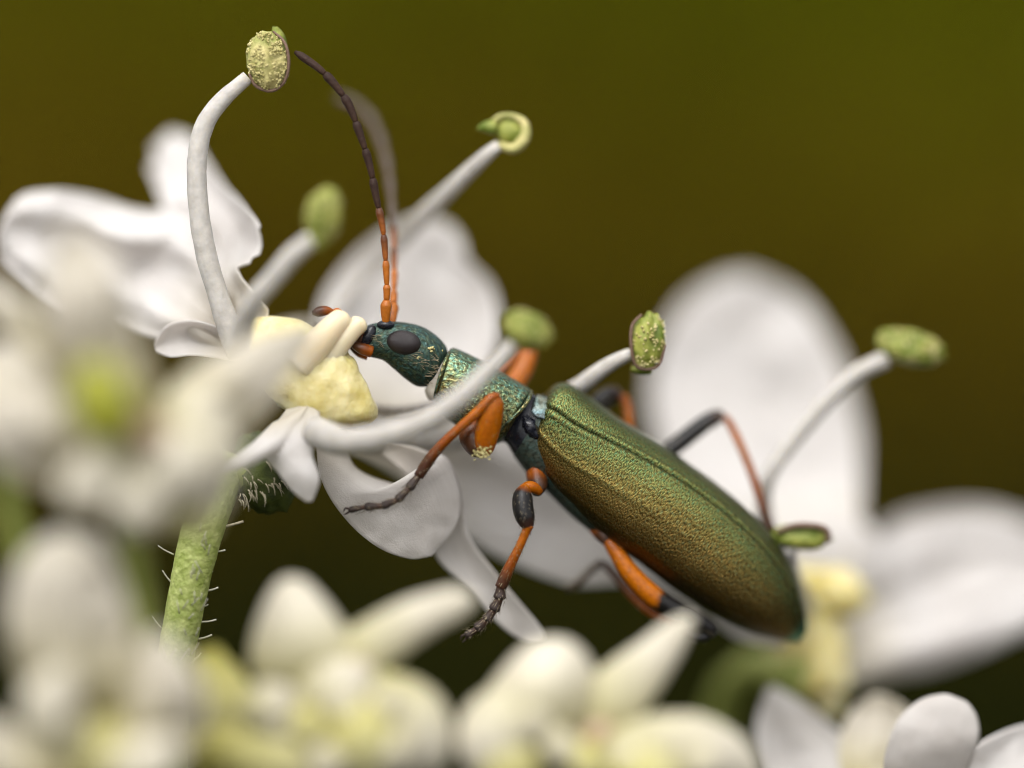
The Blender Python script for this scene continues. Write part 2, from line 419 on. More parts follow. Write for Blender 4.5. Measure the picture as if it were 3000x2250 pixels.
def leaf_mat(name, ca, cb, scale=0.6):
    m, nt, out = mk(name)
    geo = N(nt, 'ShaderNodeTexCoord')
    n = noi(nt, geo.outputs['Object'], scale, 4)
    c = ramp(nt, n, [(0.3, ca), (0.7, cb)]).outputs[0]
    p = N(nt, 'ShaderNodeBsdfPrincipled', Roughness=0.7); nt.links.new(c, p.inputs['Base Color'])
    p.inputs['Specular IOR Level'].default_value = 0.15
    tr = N(nt, 'ShaderNodeBsdfTranslucent'); nt.links.new(c, tr.inputs[0])
    mx = N(nt, 'ShaderNodeMixShader', Fac=0.3); nt.links.new(p.outputs[0], mx.inputs[1]); nt.links.new(tr.outputs[0], mx.inputs[2])
    nt.links.new(mx.outputs[0], out.inputs[0]); return m
M['grass'] = leaf_mat('grass_olive', (0.14, 0.158, 0.001), (0.178, 0.208, 0.002))
M['litter'] = leaf_mat('dead_leaf_brown', (0.20, 0.13, 0.007), (0.16, 0.118, 0.005))

# ------------------------------------------------------------------ the setting: ground with a bank behind the plant
GZ = -14.0
def gz(x, y):
    """the soil lies flat under the plant and climbs a steep bank behind it"""
    t = min(max((y + 3.0) / 20.0, 0), 1); t = t * t * (3 - 2 * t)
    b = min(max((y - 17.0) / 60.0, 0), 1)
    return GZ + t * 16.0 + b * 7 + 0.12 * nz(x, y, 0, 0.6) + 0.25 * nz(x, y, 4, 0.2)
xs = sorted(set([round(v, 2) for v in list(np.linspace(-14, 14, 71)) + [s * 14 * 1.28 ** k for k in range(1, 20) for s in (-1, 1)]]))
ys = sorted(set([round(v, 2) for v in list(np.linspace(-16, 24, 121)) + [24 + 4 * 1.4 ** k for k in range(1, 17)] + [-16 - 4 * 1.4 ** k for k in range(1, 17)]]))
V = [(x, y, gz(x, y)) for y in ys for x in xs]; nx = len(xs)
F = [(j * nx + i, j * nx + i + 1, (j + 1) * nx + i + 1, (j + 1) * nx + i) for j in range(len(ys) - 1) for i in range(nx - 1)]
g = link('ground', V, F, mats=[M['ground']]); tag(g, 'bare soil rising as a bank behind the plant, coloured near black for deep shade', 'ground', kind='structure')

def blades(name, mat, n, zone, size, label, cat, broad=False):
    V, F = [], []
    k = 0; tries = 0
    while k < n and tries < n * 40:
        tries += 1
        x = random.uniform(-12, 12); y = random.uniform(4.5, 17)
        z = gz(x, y)
        if random.random() > zone(x, y, z): continue
        e = 0.1; nrm = Vector((-(gz(x + e, y) - z) / e, -(gz(x, y + e) - z) / e, 1)).normalized()
        up = (nrm * random.uniform(0.3, 0.8) + Vector((random.uniform(-.5, .5), random.uniform(-.5, .2), random.uniform(0.0, 0.9) if not broad else random.uniform(-.5, .5)))).normalized()
        side = up.cross(Vector((random.uniform(-1, 1), random.uniform(-1, 1), random.uniform(-.3, .3)))).normalized()
        L = size[0] * random.uniform(0.6, 1.4); W = size[1] * random.uniform(0.6, 1.3)
        bend = nrm.cross(side) * random.uniform(-.4, .4) * L
        b = Vector((x, y, z - 0.05)); o = len(V)
        for t, w in ((0, .5), (.35, 1), (.7, .75), (1, .05)):
            c = b + up * (L * t) + bend * (t * t)
            V.append(c - side * (W * w / 2)); V.append(c + side * (W * w / 2))
        for i in range(3): F.append((o + 2 * i, o + 2 * i + 1, o + 2 * i + 3, o + 2 * i + 2))
        k += 1
    ob = link(name, V, F, mats=[mat]); tag(ob, label, cat, kind='stuff'); return ob
def sm(a, b, v):
    t = min(max((v - a) / (b - a), 0), 1); return t * t * (3 - 2 * t)
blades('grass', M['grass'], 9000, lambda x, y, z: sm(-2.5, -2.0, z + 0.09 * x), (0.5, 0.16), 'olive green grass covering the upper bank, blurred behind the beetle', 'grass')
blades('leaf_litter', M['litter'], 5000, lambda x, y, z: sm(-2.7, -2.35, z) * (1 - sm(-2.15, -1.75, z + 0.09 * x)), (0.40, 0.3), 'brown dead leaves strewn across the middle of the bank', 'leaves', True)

# ------------------------------------------------------------------ the plant
def anther(path_c, ang, a, b, c, parent, pollen=0, seed=0, yaw=0, mat=None, name='anther', rough=0.22):
    ax = ell_axes(ang, a, b, c, yaw)
    V, F, T, X = ellipsoid_data(path_c, ax, 22, 28, rough=rough, rf=0.06, groove=0.28, seed=seed)
    o = link(name, V, F, T, X, [mat or M['anther'], M['pollen'], M['anther_rim']], None, parent)
    if pollen:
        rnd = random.Random(seed); parts = []
        cc = np.array(path_c, float)
        for k in range(pollen):
            th = rnd.uniform(3.3, 6.1); ph = math.acos(rnd.uniform(-0.95, 0.95))
            u = (math.cos(ph), math.sin(ph) * math.cos(th), math.sin(ph) * math.sin(th))
            if nz(u[0] * 2 + seed, u[1] * 2, u[2] * 2, 1.3) < -0.12: continue
            q = cc + (ax[0] * u[0] + ax[1] * u[1] + ax[2] * u[2]) * rnd.uniform(0.98, 1.05)
            r = rnd.uniform(2.2, 4.4)
            parts.append(ellipsoid_data(q, ell_axes(rnd.uniform(0, 180), r * 1.3, r, r), 5, 6))
        pv = join_data(parts)
        po = link('pollen', *pv, [M['pollen']], None, parent); po['kind'] = 'stuff'
    return o

def stamen(parent, path, radii, **k):
    return tube('stamen', path, radii, M['filament'], parent, nu=36, nv=14, rough=0.06, rfreq=0.03, **k)

HUB = P(760, 4300, 120)
G = 'hogweed florets of the same umbel'

# --- floret the beetle feeds on
fl = empty('hogweed_floret', P(830, 1330, 130))
tag(fl, 'white floret with cream nectar disc at which the beetle has its mouth', 'flower', G)
petal('petal', [(700, 960, 120), (640, 700, 200), (560, 590, 300), (470, 615, 340), (390, 610, 360), (270, 572, 370), (150, 556, 360), (50, 580, 330), (-5, 680, 290)],
      [(690, 1050, 60), (560, 1010, 70), (430, 985, 140), (300, 945, 230), (200, 915, 280), (120, 872, 300), (50, 815, 300), (0, 755, 295), (-5, 690, 290)], M['petal'], fl, bulge=90, ripple=60, rk=4.2, rph=0.5, wob=50, groove=25, seed=1, nu=48, nw=36)
petal('petal', [(720, 990, 90), (600, 860, 190), (520, 700, 330), (470, 590, 480), (448, 500, 590), (460, 420, 620), (520, 385, 600), (560, 400, 560)],
      [(745, 970, 70), (790, 920, 60), (700, 800, 100), (735, 765, 110), (765, 700, 120), (745, 635, 150), (640, 520, 380), (565, 405, 555)], M['petal'], fl, bulge=70, ripple=30, rk=3, wob=45, edge=16, seed=2, nu=48, nw=28)
# small curled petal beside the disc
petal('petal', [(720, 1010, 40), (640, 960, 20), (560, 940, 30), (490, 955, 60), (450, 1010, 90)], [(700, 1060, 10), (620, 1045, 0), (560, 1040, 10), (500, 1045, 40), (455, 1030, 85)], M['petal_thin'], fl, bulge=90, wob=15, seed=3)
# large notched petal behind the head and antennae
petal('petal', [(930, 1130, 250), (925, 1030, 380), (935, 900, 520), (990, 805, 600), (1080, 715, 640), (1170, 655, 660), (1240, 640, 660), (1300, 650, 660)],
      [(1150, 1230, 260), (1290, 1190, 380), (1420, 1090, 500), (1462, 960, 560), (1440, 840, 590), (1370, 765, 600), (1352, 700, 630), (1310, 655, 655)], M['petal'], fl, bulge=80, ripple=20, rk=3, wob=40, seed=4, nu=40)
# broad petal under the beetle's belly
petal('petal', [(1000, 1220, 190), (1150, 1210, 300), (1400, 1190, 400), (1650, 1290, 430), (1900, 1480, 430), (2080, 1650, 420), (2230, 1790, 400), (2300, 1880, 380)],
      [(1040, 1330, 190), (1200, 1420, 300), (1350, 1560, 360), (1500, 1650, 370), (1680, 1715, 360), (1850, 1720, 340), (2050, 1790, 340), (2290, 1895, 380)], M['petal'], fl, bulge=60, ripple=22, rk=4, wob=35, seed=5, nu=40)
# spoon shaped petal below, on which the front foot stands
petal('petal', [(925, 1290, 30), (938, 1390, 10), (975, 1470, 0), (1045, 1555, 5), (1120, 1610, 20), (1200, 1636, 35), (1250, 1630, 45)],
      [(1010, 1300, 60), (1040, 1370, 70), (1120, 1410, 85), (1200, 1415, 70), (1290, 1330, 75), (1345, 1420, 90), (1340, 1530, 80), (1262, 1630, 48)], M['petal_thin'], fl, bulge=-55, ripple=10, rk=2, wob=20, seed=6, nu=44, nw=26)
petal('petal', [(1130, 1290, 110), (1240, 1320, 100), (1320, 1370, 110), (1358, 1470, 120), (1372, 1570, 125), (1440, 1665, 130), (1520, 1762, 140), (1585, 1840, 150), (1596, 1878, 155)],
      [(1120, 1330, 130), (1190, 1390, 130), (1240, 1460, 140), (1262, 1560, 145), (1285, 1640, 150), (1375, 1725, 155), (1470, 1835, 160), (1545, 1882, 160), (1590, 1884, 157)], M['petal_thin'], fl, bulge=30, wob=14, seed=7, nu=40, nw=16)
# short pointed petal in front of the ovary
petal('petal', [(800, 1240, -60), (740, 1300, -120), (680, 1350, -170), (640, 1390, -200)], [(900, 1190, -60), (850, 1290, -110), (760, 1350, -150), (650, 1395, -200)], M['petal'], fl, bulge=-30, wob=14, seed=8)
petal('petal', [(840, 1200, -40), (770, 1310, -80), (820, 1390, -110), (860, 1440, -120), (900, 1470, -120)], [(930, 1180, -40), (940, 1260, -90), (915, 1330, -120), (935, 1400, -130), (915, 1468, -122)], M['petal'], fl, bulge=-40, wob=14, seed=9)
# fleshy two lobed disc and its two styles
def sweep(name, st, mat, parent, n=5, nv=40, rough=0.0, rf=0.03, pw=0.9, seed=0):
    A = cr([q[:6] for q in st], (len(st) - 1) * n + 1); V, T, X, F = [], [], [], []
    for i in range(len(A)):
        ux, uy, lx, ly, dc, hd = A[i]
        c = np.array(((ux + lx) / 2, (uy + ly) / 2, dc)); e = np.array(((ux - lx) / 2, (uy - ly) / 2, 0))
        for j in range(nv):
            th = 2 * math.pi * j / nv; ct, sn = math.cos(th), math.sin(th)
            r = e * math.copysign(abs(ct) ** pw, ct) + np.array((0, 0, -hd * math.copysign(abs(sn) ** pw, sn)))
            k = 1 + rough * (nz(c[0] + r[0] + seed, c[1] + r[1], r[2], rf) + .5 * nz(c[0] + r[0], c[1] + r[1] + seed, r[2], rf * 2.7))
            q = c + r * k; V.append(P(*q)); T.append((i / (len(A) - 1), th / 6.283)); X.append((q[0] / 1000, q[1] / 1000))
    F = [(i * nv + j, (i + 1) * nv + j, (i + 1) * nv + (j + 1) % nv, i * nv + (j + 1) % nv) for i in range(len(A) - 1) for j in range(nv)]
    F.append(tuple(range(nv))); F.append(tuple((len(A) - 1) * nv + j for j in range(nv))[::-1])
    return link(name, V, F, T, X, [mat], None, parent)
sweep('stylopodium', [(690, 965, 700, 1000, 60, 12), (750, 932, 725, 1080, 50, 60), (860, 935, 790, 1160, 40, 90), (950, 975, 850, 1215, 30, 95), (1005, 1010, 900, 1245, 24, 92), (1040, 1060, 935, 1255, 22, 88), (1075, 1125, 975, 1256, 22, 78), (1102, 1190, 1030, 1252, 26, 56), (1106, 1222, 1085, 1242, 30, 14)],
      M['stylopodium'], fl, rough=0.10, rf=0.022, seed=5)
tube('style', [(870, 1070, -40), (930, 1010, -45), (975, 960, -40), (1005, 928, -30), (1012, 918, -25)], [50, 44, 38, 30, 10], M['style'], fl, nu=24, nv=16)
tube('style', [(965, 1050, -20), (1000, 1005, -30), (1035, 965, -30), (1056, 945, -25), (1064, 936, -22)], [34, 30, 28, 27, 10], M['style'], fl, nu=24, nv=16)
# ovary with its fringe of pale hairs
ov = link('ovary', *ellipsoid_data((770, 1385, 70), ell_axes(65, 120, 95, 80), 20, 24, rough=0.2, rf=0.06, seed=5), [M['calyx']], None, fl)
hp = []
rnd = random.Random(4)
for k in range(90):
    t = rnd.uniform(0, 1); x = 700 + 165 * t + rnd.uniform(-12, 12); y = 1465 - 60 * t ** 2 - 20 * t + rnd.uniform(-26, 6); d = rnd.uniform(-30, 70)
    if k > 65: x, y, d = 700 + rnd.uniform(0, 110), 1350 + rnd.uniform(0, 100), rnd.uniform(-30, -10)
    L = rnd.uniform(14, 40); a = math.radians(75 - 35 * t + rnd.uniform(-25, 25))
    hp.append(tube_data([(x, y, d), (x + L * .5 * math.cos(a), y + L * .5 * math.sin(a), d - 4), (x + L * math.cos(a + .2), y + L * math.sin(a + .2), d - 4)], [2.0, 1.6, 0.9], nu=4, nv=5))
h = link('hair_fringe', *join_data(hp), [M['hair_tip']], None, ov); h['kind'] = 'stuff'
# five stamens
s = stamen(fl, [(705, 1040, 20), (668, 950, 10), (640, 868, 5), (604, 745, 0), (582, 610, 0), (577, 475, 0), (597, 372, 5), (648, 296, 10), (726, 226, 15)], [40, 36, 31, 31, 30, 29, 28, 25, 20])
anther((784, 178, 10), 80, 86, 60, 48, s, pollen=420, seed=1, mat=M['pollen_body'], rough=0.14)
tube('anther_rim', [(800, 92, 20), (834, 125, -10), (846, 185, -14), (832, 240, -8), (796, 266, 0), (750, 252, 0), (730, 215, 0)], [3, 4.5, 5, 5, 5, 5, 4], M['anther_rim'], s, nu=28, nv=8)
link('anther_lobe', *ellipsoid_data((818, 118, 40), ell_axes(70, 42, 20, 24), 14, 16, rough=0.15, seed=2), [M['anther']], None, s)
s = stamen(fl, [(690, 1010, -150), (740, 890, -260), (800, 815, -310), (860, 745, -340), (915, 700, -350)], [34, 32, 30, 29, 26])
anther((948, 632, -350), 100, 82, 52, 45, s, pollen=160, seed=3)
link('connective', *ellipsoid_data((925, 700, -350), ell_axes(60, 34, 26, 26), 12, 14), [M['anther']], None, s)
s = stamen(fl, [(960, 960, 330), (1000, 880, 520), (1090, 780, 540), (1210, 662, 400), (1330, 545, 250), (1420, 460, 165), (1462, 424, 150)], [24, 24, 25, 27, 25, 22, 17])
an = tube('anther', [(1462, 424, 150), (1505, 436, 140), (1535, 405, 140), (1535, 362, 145), (1500, 340, 150), (1460, 345, 150), (1438, 372, 150)], [12, 17, 18, 13, 9, 9, 10], M['pollen_body'], s, nu=30, nv=12, rough=0.15)
link('anther_lobe', *ellipsoid_data((1493, 385, 160), ell_axes(10, 42, 36, 22), 14, 16, rough=0.12, seed=6), [M['anther']], None, s)
tube('anther_tip', [(1450, 375, 148), (1425, 372, 146), (1398, 378, 146)], [22, 18, 5], M['anther'], s, nu=10, nv=12)
s = stamen(fl, [(920, 1262, -110), (1000, 1292, -200), (1085, 1286, -260), (1220, 1245, -300), (1340, 1170, -310), (1430, 1085, -300), (1500, 1010, -290)], [44, 42, 38, 34, 31, 27, 22])
anther((1546, 965, -295), 25, 74, 52, 50, s, pollen=120, seed=5)
s = stamen(fl, [(1020, 1230, 160), (1250, 1290, 290), (1500, 1240, 300), (1681, 1142, 170), (1763, 1082, 120), (1830, 1044, 95), (1868, 1034, 90)], [36, 34, 30, 26, 23, 19, 16])
anther((1900, 1002, 80), 97, 84, 50, 40, s, pollen=170, seed=9)
tube('anther_rim', [(1880, 922, 70), (1852, 955, 60), (1850, 1020, 58), (1862, 1068, 65), (1890, 1082, 68), (1930, 1070, 66), (1950, 1010, 62)], [4, 5, 5, 5, 5, 5, 4], M['anther_rim'], s, nu=24, nv=8)
link('anther_lobe', *ellipsoid_data((1880, 1085, 100), ell_axes(10, 34, 13, 20), 12, 14), [M['anther']], None, s)
tube('pedicel', [(775, 1400, 75), (715, 1390, 60), (660, 1380, 55)], [70, 58, 50], M['pedicel'], fl, nu=14, nv=12)

# --- hairy green stalk
st = empty('flower_stalk', HUB)
tag(st, 'hairy light green flower stalk below the cream nectar disc', 'stalk')
stalk = tube('stalk', [(665, 1340, 60), (628, 1450, 30), (592, 1560, 15), (560, 1690, 10), (535, 1820, 10), (512, 1960, 20), (500, 2300, 40), (600, 3200, 90), (760, 4300, 120)], [66, 64, 62, 58, 56, 55, 56, 58, 60], M['stem'], st, nu=120, nv=28, rough=0.05, rfreq=0.05)
HR = [(640, 1545, 75, -12, 5), (626, 1615, 34, -3, 3.4), (606, 1730, 34, -12, 3.4), (588, 1822, 46, -6, 3), (580, 1872, 42, -14, 3.4), (570, 1930, 24, -38, 2.4), (566, 1968, 20, -40, 2.2),
      (628, 1580, 20, -30, 2.6), (500, 1620, 42, 208, 2.4), (497, 1700, 34, 232, 2.4), (466, 1832, 32, 232, 2.4), (610, 1680, 14, -20, 2.4), (596, 1775, 14, -10, 2.4), (640, 1520, 40, -40, 3)]
for (x, y, L, a, r) in HR:
    a = math.radians(a); c, s_ = math.cos(a), math.sin(a)
    tube('hair', [(x - 10 * c, y - 10 * s_, 12), (x + L * .5 * c, y + L * .5 * s_ + 1, 6), (x + L * c, y + L * s_ - 2, 2)], [r, r * .8, r * .75], M['hair'] if r < 4 else M['hair_tip'], stalk, nu=6, nv=6)
for k in range(26):
    t = rnd.random(); x = 600 - 90 * t + rnd.uniform(-38, 42); y = 1560 + 420 * t; L = rnd.uniform(18, 42); a = math.radians(rnd.uniform(40, 130))
    tube('hair', [(x, y, -42), (x + L * .5 * math.cos(a), y - L * .5 * math.sin(a), -56), (x + L * math.cos(a), y - L * math.sin(a), -60)], [2.0, 1.6, 1.0], M['hair'], stalk, nu=4, nv=5)

# --- main stem of the plant down to the ground
ms = empty('hogweed_plant', (HUB.x, HUB.y, gz(HUB.x, HUB.y)))
tag(ms, 'thick ribbed green main stem carrying the whole umbel', 'plant stem')
def world_tube(name, pts, radii, mat, parent, nv=20):
    a, L = even([list(p) + [r] for p, r in zip(pts, radii)], 40); V, F, T, X = [], [], [], []
    for i in range(40):
        for j in range(nv):
            th = 2 * math.pi * j / nv; r = a[i][3] * (1 + 0.07 * math.cos(th * 8))
            V.append((a[i][0] + r * math.cos(th), a[i][1] + r * math.sin(th), a[i][2])); T.append((i / 39, j / nv)); X.append((i * .1, j * .01))
    for i in range(39):
        for j in range(nv): F.append((i * nv + j, i * nv + (j + 1) % nv, (i + 1) * nv + (j + 1) % nv, (i + 1) * nv + j))
    F.append(tuple(range(nv))[::-1]); F.append(tuple(39 * nv + j for j in range(nv)))
    return link(name, V, F, T, X, [mat], None, parent)
zb = gz(HUB.x, HUB.y)
world_tube('stem', [(HUB.x, HUB.y, zb - 0.2), (HUB.x + .2, HUB.y, zb * .6), (HUB.x + .1, HUB.y, HUB.z - 3), (HUB.x, HUB.y, HUB.z + 0.02)], [0.42, 0.38, 0.26, 0.14], M['pedicel'], ms)
link('hub', *ellipsoid_data((760, 4310, 120), ell_axes(0, 190, 110, 190), 16, 24, rough=0.1), [M['pedicel']], None, ms)

def pedicel(parent, x, y, d, r=34):
    tube('pedicel', [(x, y, d), (x * .97 + 22, y + 260, d * .95), (x * .5 + 380, (y + 4300) / 2, d * .6), (760, 4300, 120)], [r, r * .9, r, r * 1.1], M['pedicel'], parent, nu=30, nv=10)

# --- floret to the right, behind the wing tips
fr = empty('hogweed_floret', P(2400, 2080, 450))
tag(fr, 'large white floret with a yellow disc behind the tip of the wing cases', 'flower', G)
petal('petal', [(2300, 1760, 740), (2120, 1560, 800), (1960, 1360, 960), (1905, 1180, 1000), (1930, 1010, 1020), (2005, 885, 1030), (2100, 820, 1040), (2180, 800, 1040)],
      [(2480, 1740, 740), (2520, 1560, 780), (2525, 1380, 930), (2520, 1250, 980), (2475, 1090, 1000), (2410, 960, 1020), (2320, 858, 1030), (2200, 801, 1040)], M['petal'], fr, bulge=60, ripple=20, rk=3, wob=40, seed=12, nu=40)
petal('petal', [(2430, 1800, 720), (2520, 1640, 800), (2610, 1535, 950), (2720, 1500, 1000), (2860, 1490, 1020), (2990, 1520, 1020), (3090, 1590, 1000), (3130, 1650, 980)],
      [(2440, 1960, 720), (2600, 1920, 680), (2750, 1890, 800), (2900, 1830, 880), (3000, 1790, 920), (3080, 1750, 950), (3120, 1700, 970), (3132, 1655, 980)], M['petal'], fr, bulge=120, ripple=40, rk=4.5, wob=40, seed=13, nu=40, nw=30)
petal('petal', [(2440, 1930, 700), (2600, 1870, 700), (2760, 1820, 720), (2900, 1775, 750), (3020, 1745, 770), (3120, 1760, 790)], [(2430, 2020, 700), (2600, 1990, 740), (2750, 1960, 780), (2880, 1910, 790), (3020, 1840, 790), (3120, 1770, 792)], M['petal'], fr, bulge=-60, wob=40, seed=14)
petal('petal', [(2300, 1720, 760), (2230, 1640, 760), (2250, 1560, 770), (2380, 1510, 800), (2500, 1520, 820)], [(2420, 1790, 800), (2520, 1740, 800), (2580, 1680, 810), (2600, 1600, 820), (2520, 1525, 822)], M['petal'], fr, bulge=-30, wob=20, seed=15)
petal('petal', [(2290, 1900, 320), (2180, 1880, 330), (2100, 1830, 330), (2060, 1760, 330), (2080, 1700, 340)], [(2300, 1800, 360), (2250, 1760, 360), (2200, 1720, 360), (2150, 1690, 350), (2090, 1695, 340)], M['petal'], fr, bulge=30, wob=20, seed=16)
link('stylopodium', *ellipsoid_data((2365, 1880, 620), ell_axes(72, 210, 105, 105), 28, 34, rough=0.25, rf=0.04, seed=31), [M['stylopodium']], None, fr)
link('stylopodium', *ellipsoid_data((2440, 1735, 600), ell_axes(20, 105, 70, 70), 24, 30, rough=0.25, rf=0.04, seed=37), [M['stylopodium']], None, fr)
s = stamen(fr, [(2330, 1780, 520), (2250, 1560, 380), (2245, 1420, 300), (2310, 1310, 295), (2420, 1180, 290), (2510, 1095, 290), (2600, 1050, 290)], [30, 26, 22, 22, 24, 25, 26])
anther((2668, 1018, 290), 14, 98, 50, 50, s, pollen=160, seed=41)
s = stamen(fr, [(2360, 1780, 520), (2320, 1690, 320), (2310, 1620, 220), (2330, 1590, 210)], [30, 28, 24, 20])
anther((2350, 1572, 200), 2, 84, 38, 34, s, seed=43)
tube('anther_rim', [(2275, 1560, 175), (2330, 1540, 168), (2400, 1543, 170), (2426, 1560, 176), (2424, 1590, 180)], [7, 9, 9, 9, 7], M['anther_rim'], s, nu=18, nv=8)
tube('pedicel', [(2340, 2000, 520), (2230, 1960, 780), (2130, 2040, 950), (2040, 2300, 980), (1500, 3300, 550), (760, 4300, 120)], [70, 62, 56, 50, 44, 44], M['pedicel'], fr, nu=30, nv=10)

# --- floret at the lower right corner
fc = empty('hogweed_floret', P(2500, 2330, 120))
tag(fc, 'white floret with a grey oval petal standing up below the large white floret', 'flower', G)
petal('petal', [(2600, 2330, -20), (2590, 2230, -90), (2625, 2120, -140), (2690, 2055, -150), (2760, 2035, -150), (2800, 2045, -150)], [(2760, 2340, -20), (2830, 2260, -90), (2865, 2170, -140), (2862, 2105, -150), (2835, 2062, -150), (2805, 2047, -150)], M['petal_thin'], fc, bulge=-40, wob=14, seed=21)
petal('petal', [(2600, 2300, 250), (2540, 2220, 380), (2440, 2130, 430), (2340, 2050, 450), (2270, 2010, 460)], [(2400, 2350, 250), (2290, 2340, 380), (2230, 2260, 430), (2215, 2130, 450), (2250, 2015, 460)], M['petal'], fc, bulge=40, ripple=20, wob=30, seed=22)
petal('petal', [(2520, 2330, 220), (2460, 2230, 320), (2480, 2110, 380), (2550, 2040, 400), (2600, 2040, 400)], [(2640, 2330, 220), (2700, 2240, 320), (2700, 2150, 380), (2660, 2080, 400), (2605, 2042, 400)], M['petal_cream'], fc, bulge=40, ripple=20, wob=40, seed=23)
petal('petal', [(2680, 2340, 60), (2800, 2230, 120), (2900, 2160, 170), (3020, 2120, 210), (3120, 2130, 220)], [(2740, 2360, 60), (2860, 2340, 120), (2960, 2300, 170), (3080, 2230, 200), (3125, 2140, 220)], M['petal'], fc, bulge=40, wob=30, seed=24)
pedicel(fc, 2540, 2340, 90)

# --- unopened / half open florets in front of the beetle
def lobe(parent, path, r0, r1, mat, flat=0.8, rough=0.08, name='petal', tip=0.3, base=0.6):
    a = cr(path, 9)
    return tube(name, [tuple(p) for p in a], lobe_radii(r0, r1, 9, tip, base), mat, parent, nu=30, nv=20, flat=flat, rough=rough, rfreq=0.012)
b1 = empty('hogweed_bud', P(930, 2240, -520))
tag(b1, 'cream half open bud with a horn shaped petal beside the hairy stalk', 'flower bud', G)
petal('petal', [(850, 2020, -500), (755, 1985, -520), (742, 1900, -540), (775, 1790, -550), (820, 1715, -540), (855, 1702, -535)], [(1000, 2020, -520), (1055, 1960, -560), (1015, 1870, -580), (955, 1780, -570), (895, 1715, -545), (860, 1702, -537)], M['bud'], b1, bulge=-90, wob=14, seed=31, thick=26)
tube('petal', [(960, 2010, -540), (1040, 1930, -570), (1140, 1860, -580), (1250, 1800, -570), (1340, 1765, -560), (1392, 1752, -555)], [90, 86, 72, 60, 46, 14], M['bud'], b1, nu=30, nv=18, flat=.7, rough=.06, rfreq=.012)
lobe(b1, [(850, 2080, -600), (980, 2020, -640), (1100, 1980, -620)], 90, 85, M['bud'])
lobe(b1, [(1080, 2000, -560), (1180, 2080, -600), (1230, 2180, -590), (1210, 2280, -560)], 110, 110, M['bud'])
lobe(b1, [(960, 2090, -640), (1060, 2160, -680), (1080, 2290, -660)], 100, 105, M['bud_green'])
lobe(b1, [(600, 1920, -520), (640, 2010, -560), (690, 2110, -560), (760, 2170, -540)], 85, 85, M['bud_green'])
lobe(b1, [(700, 2060, -640), (780, 2070, -660), (870, 2040, -640)], 75, 75, M['bud'])
lobe(b1, [(560, 2210, -560), (720, 2200, -600), (900, 2240, -600), (960, 2300, -560)], 110, 100, M['bud_green'])
for (x, y, d, a_, l_, r_, m_) in ((1010, 2070, -700, 30, 60, 52, 'bud'), (900, 2130, -690, 70, 60, 55, 'bud_green'), (1130, 2060, -680, 60, 60, 50, 'bud'), (820, 2120, -660, 120, 60, 50, 'bud'), (1150, 2200, -700, 80, 70, 60, 'bud'), (960, 2230, -700, 90, 60, 60, 'bud'), (1040, 1960, -640, 150, 50, 30, 'bud_pink')):
    c_, s_ = math.cos(math.radians(a_)) * l_, math.sin(math.radians(a_)) * l_
    lobe(b1, [(x - c_, y - s_, d + 50), (x, y, d), (x + c_, y + s_, d + 30)], r_, r_ * .9, M[m_])
link('stylopodium', *ellipsoid_data((930, 2110, -540), ell_axes(0, 130, 110, 100), 16, 20, rough=.1), [M['bud_green']], None, b1)
pedicel(b1, 930, 2200, -520, 60)

b2 = empty('hogweed_bud', P(1680, 2300, -460))
tag(b2, 'cream bud with a plump domed petal and a long horn under the beetle', 'flower bud', G)
petal('petal', [(1480, 2230, -440), (1395, 2160, -480), (1425, 2050, -520), (1490, 1960, -540), (1560, 1895, -530), (1620, 1882, -520)], [(1700, 2220, -440), (1745, 2120, -480), (1738, 2010, -520), (1710, 1930, -530), (1665, 1890, -525), (1625, 1882, -520)], M['bud'], b2, bulge=-150, wob=14, seed=32, thick=30)
lobe(b2, [(1640, 2200, -520), (1510, 2120, -580), (1450, 2180, -590), (1480, 2300, -560)], 120, 125, M['bud'])
lobe(b2, [(1560, 2330, -540), (1490, 2240, -610), (1460, 2120, -560)], 110, 80, M['bud_green'])
tube('petal', [(1720, 2180, -460), (1780, 2070, -500), (1860, 1985, -510), (1940, 1900, -500), (1995, 1838, -490), (2032, 1806, -480)], [110, 102, 82, 58, 36, 10], M['bud'], b2, nu=30, nv=18, flat=.7, rough=.06, rfreq=.012)
lobe(b2, [(1700, 2260, -520), (1850, 2200, -580), (2020, 2190, -580), (2150, 2250, -540), (2200, 2330, -520)], 100, 90, M['bud'])
lobe(b2, [(1760, 2260, -600), (1900, 2280, -640), (2000, 2340, -620)], 90, 90, M['bud_green'])
for (x, y, d, a_, l_, r_, m_) in ((1560, 2110, -640, 60, 70, 62, 'bud'), (1470, 2090, -600, 100, 60, 55, 'bud'), (1640, 2190, -640, 40, 60, 58, 'bud'), (1745, 2150, -600, 150, 46, 34, 'bud_pink'), (1840, 2230, -640, 20, 70, 60, 'bud'), (1720, 2240, -650, 80, 60, 55, 'bud_green'), (2060, 2240, -640, 40, 60, 55, 'bud')):
    c_, s_ = math.cos(math.radians(a_)) * l_, math.sin(math.radians(a_)) * l_
    lobe(b2, [(x - c_, y - s_, d + 50), (x, y, d), (x + c_, y + s_, d + 30)], r_, r_ * .9, M[m_])
link('stylopodium', *ellipsoid_data((1720, 2200, -470), ell_axes(20, 120, 100, 90), 16, 20, rough=.1), [M['bud_green']], None, b2)
pedicel(b2, 1690, 2270, -450, 60)

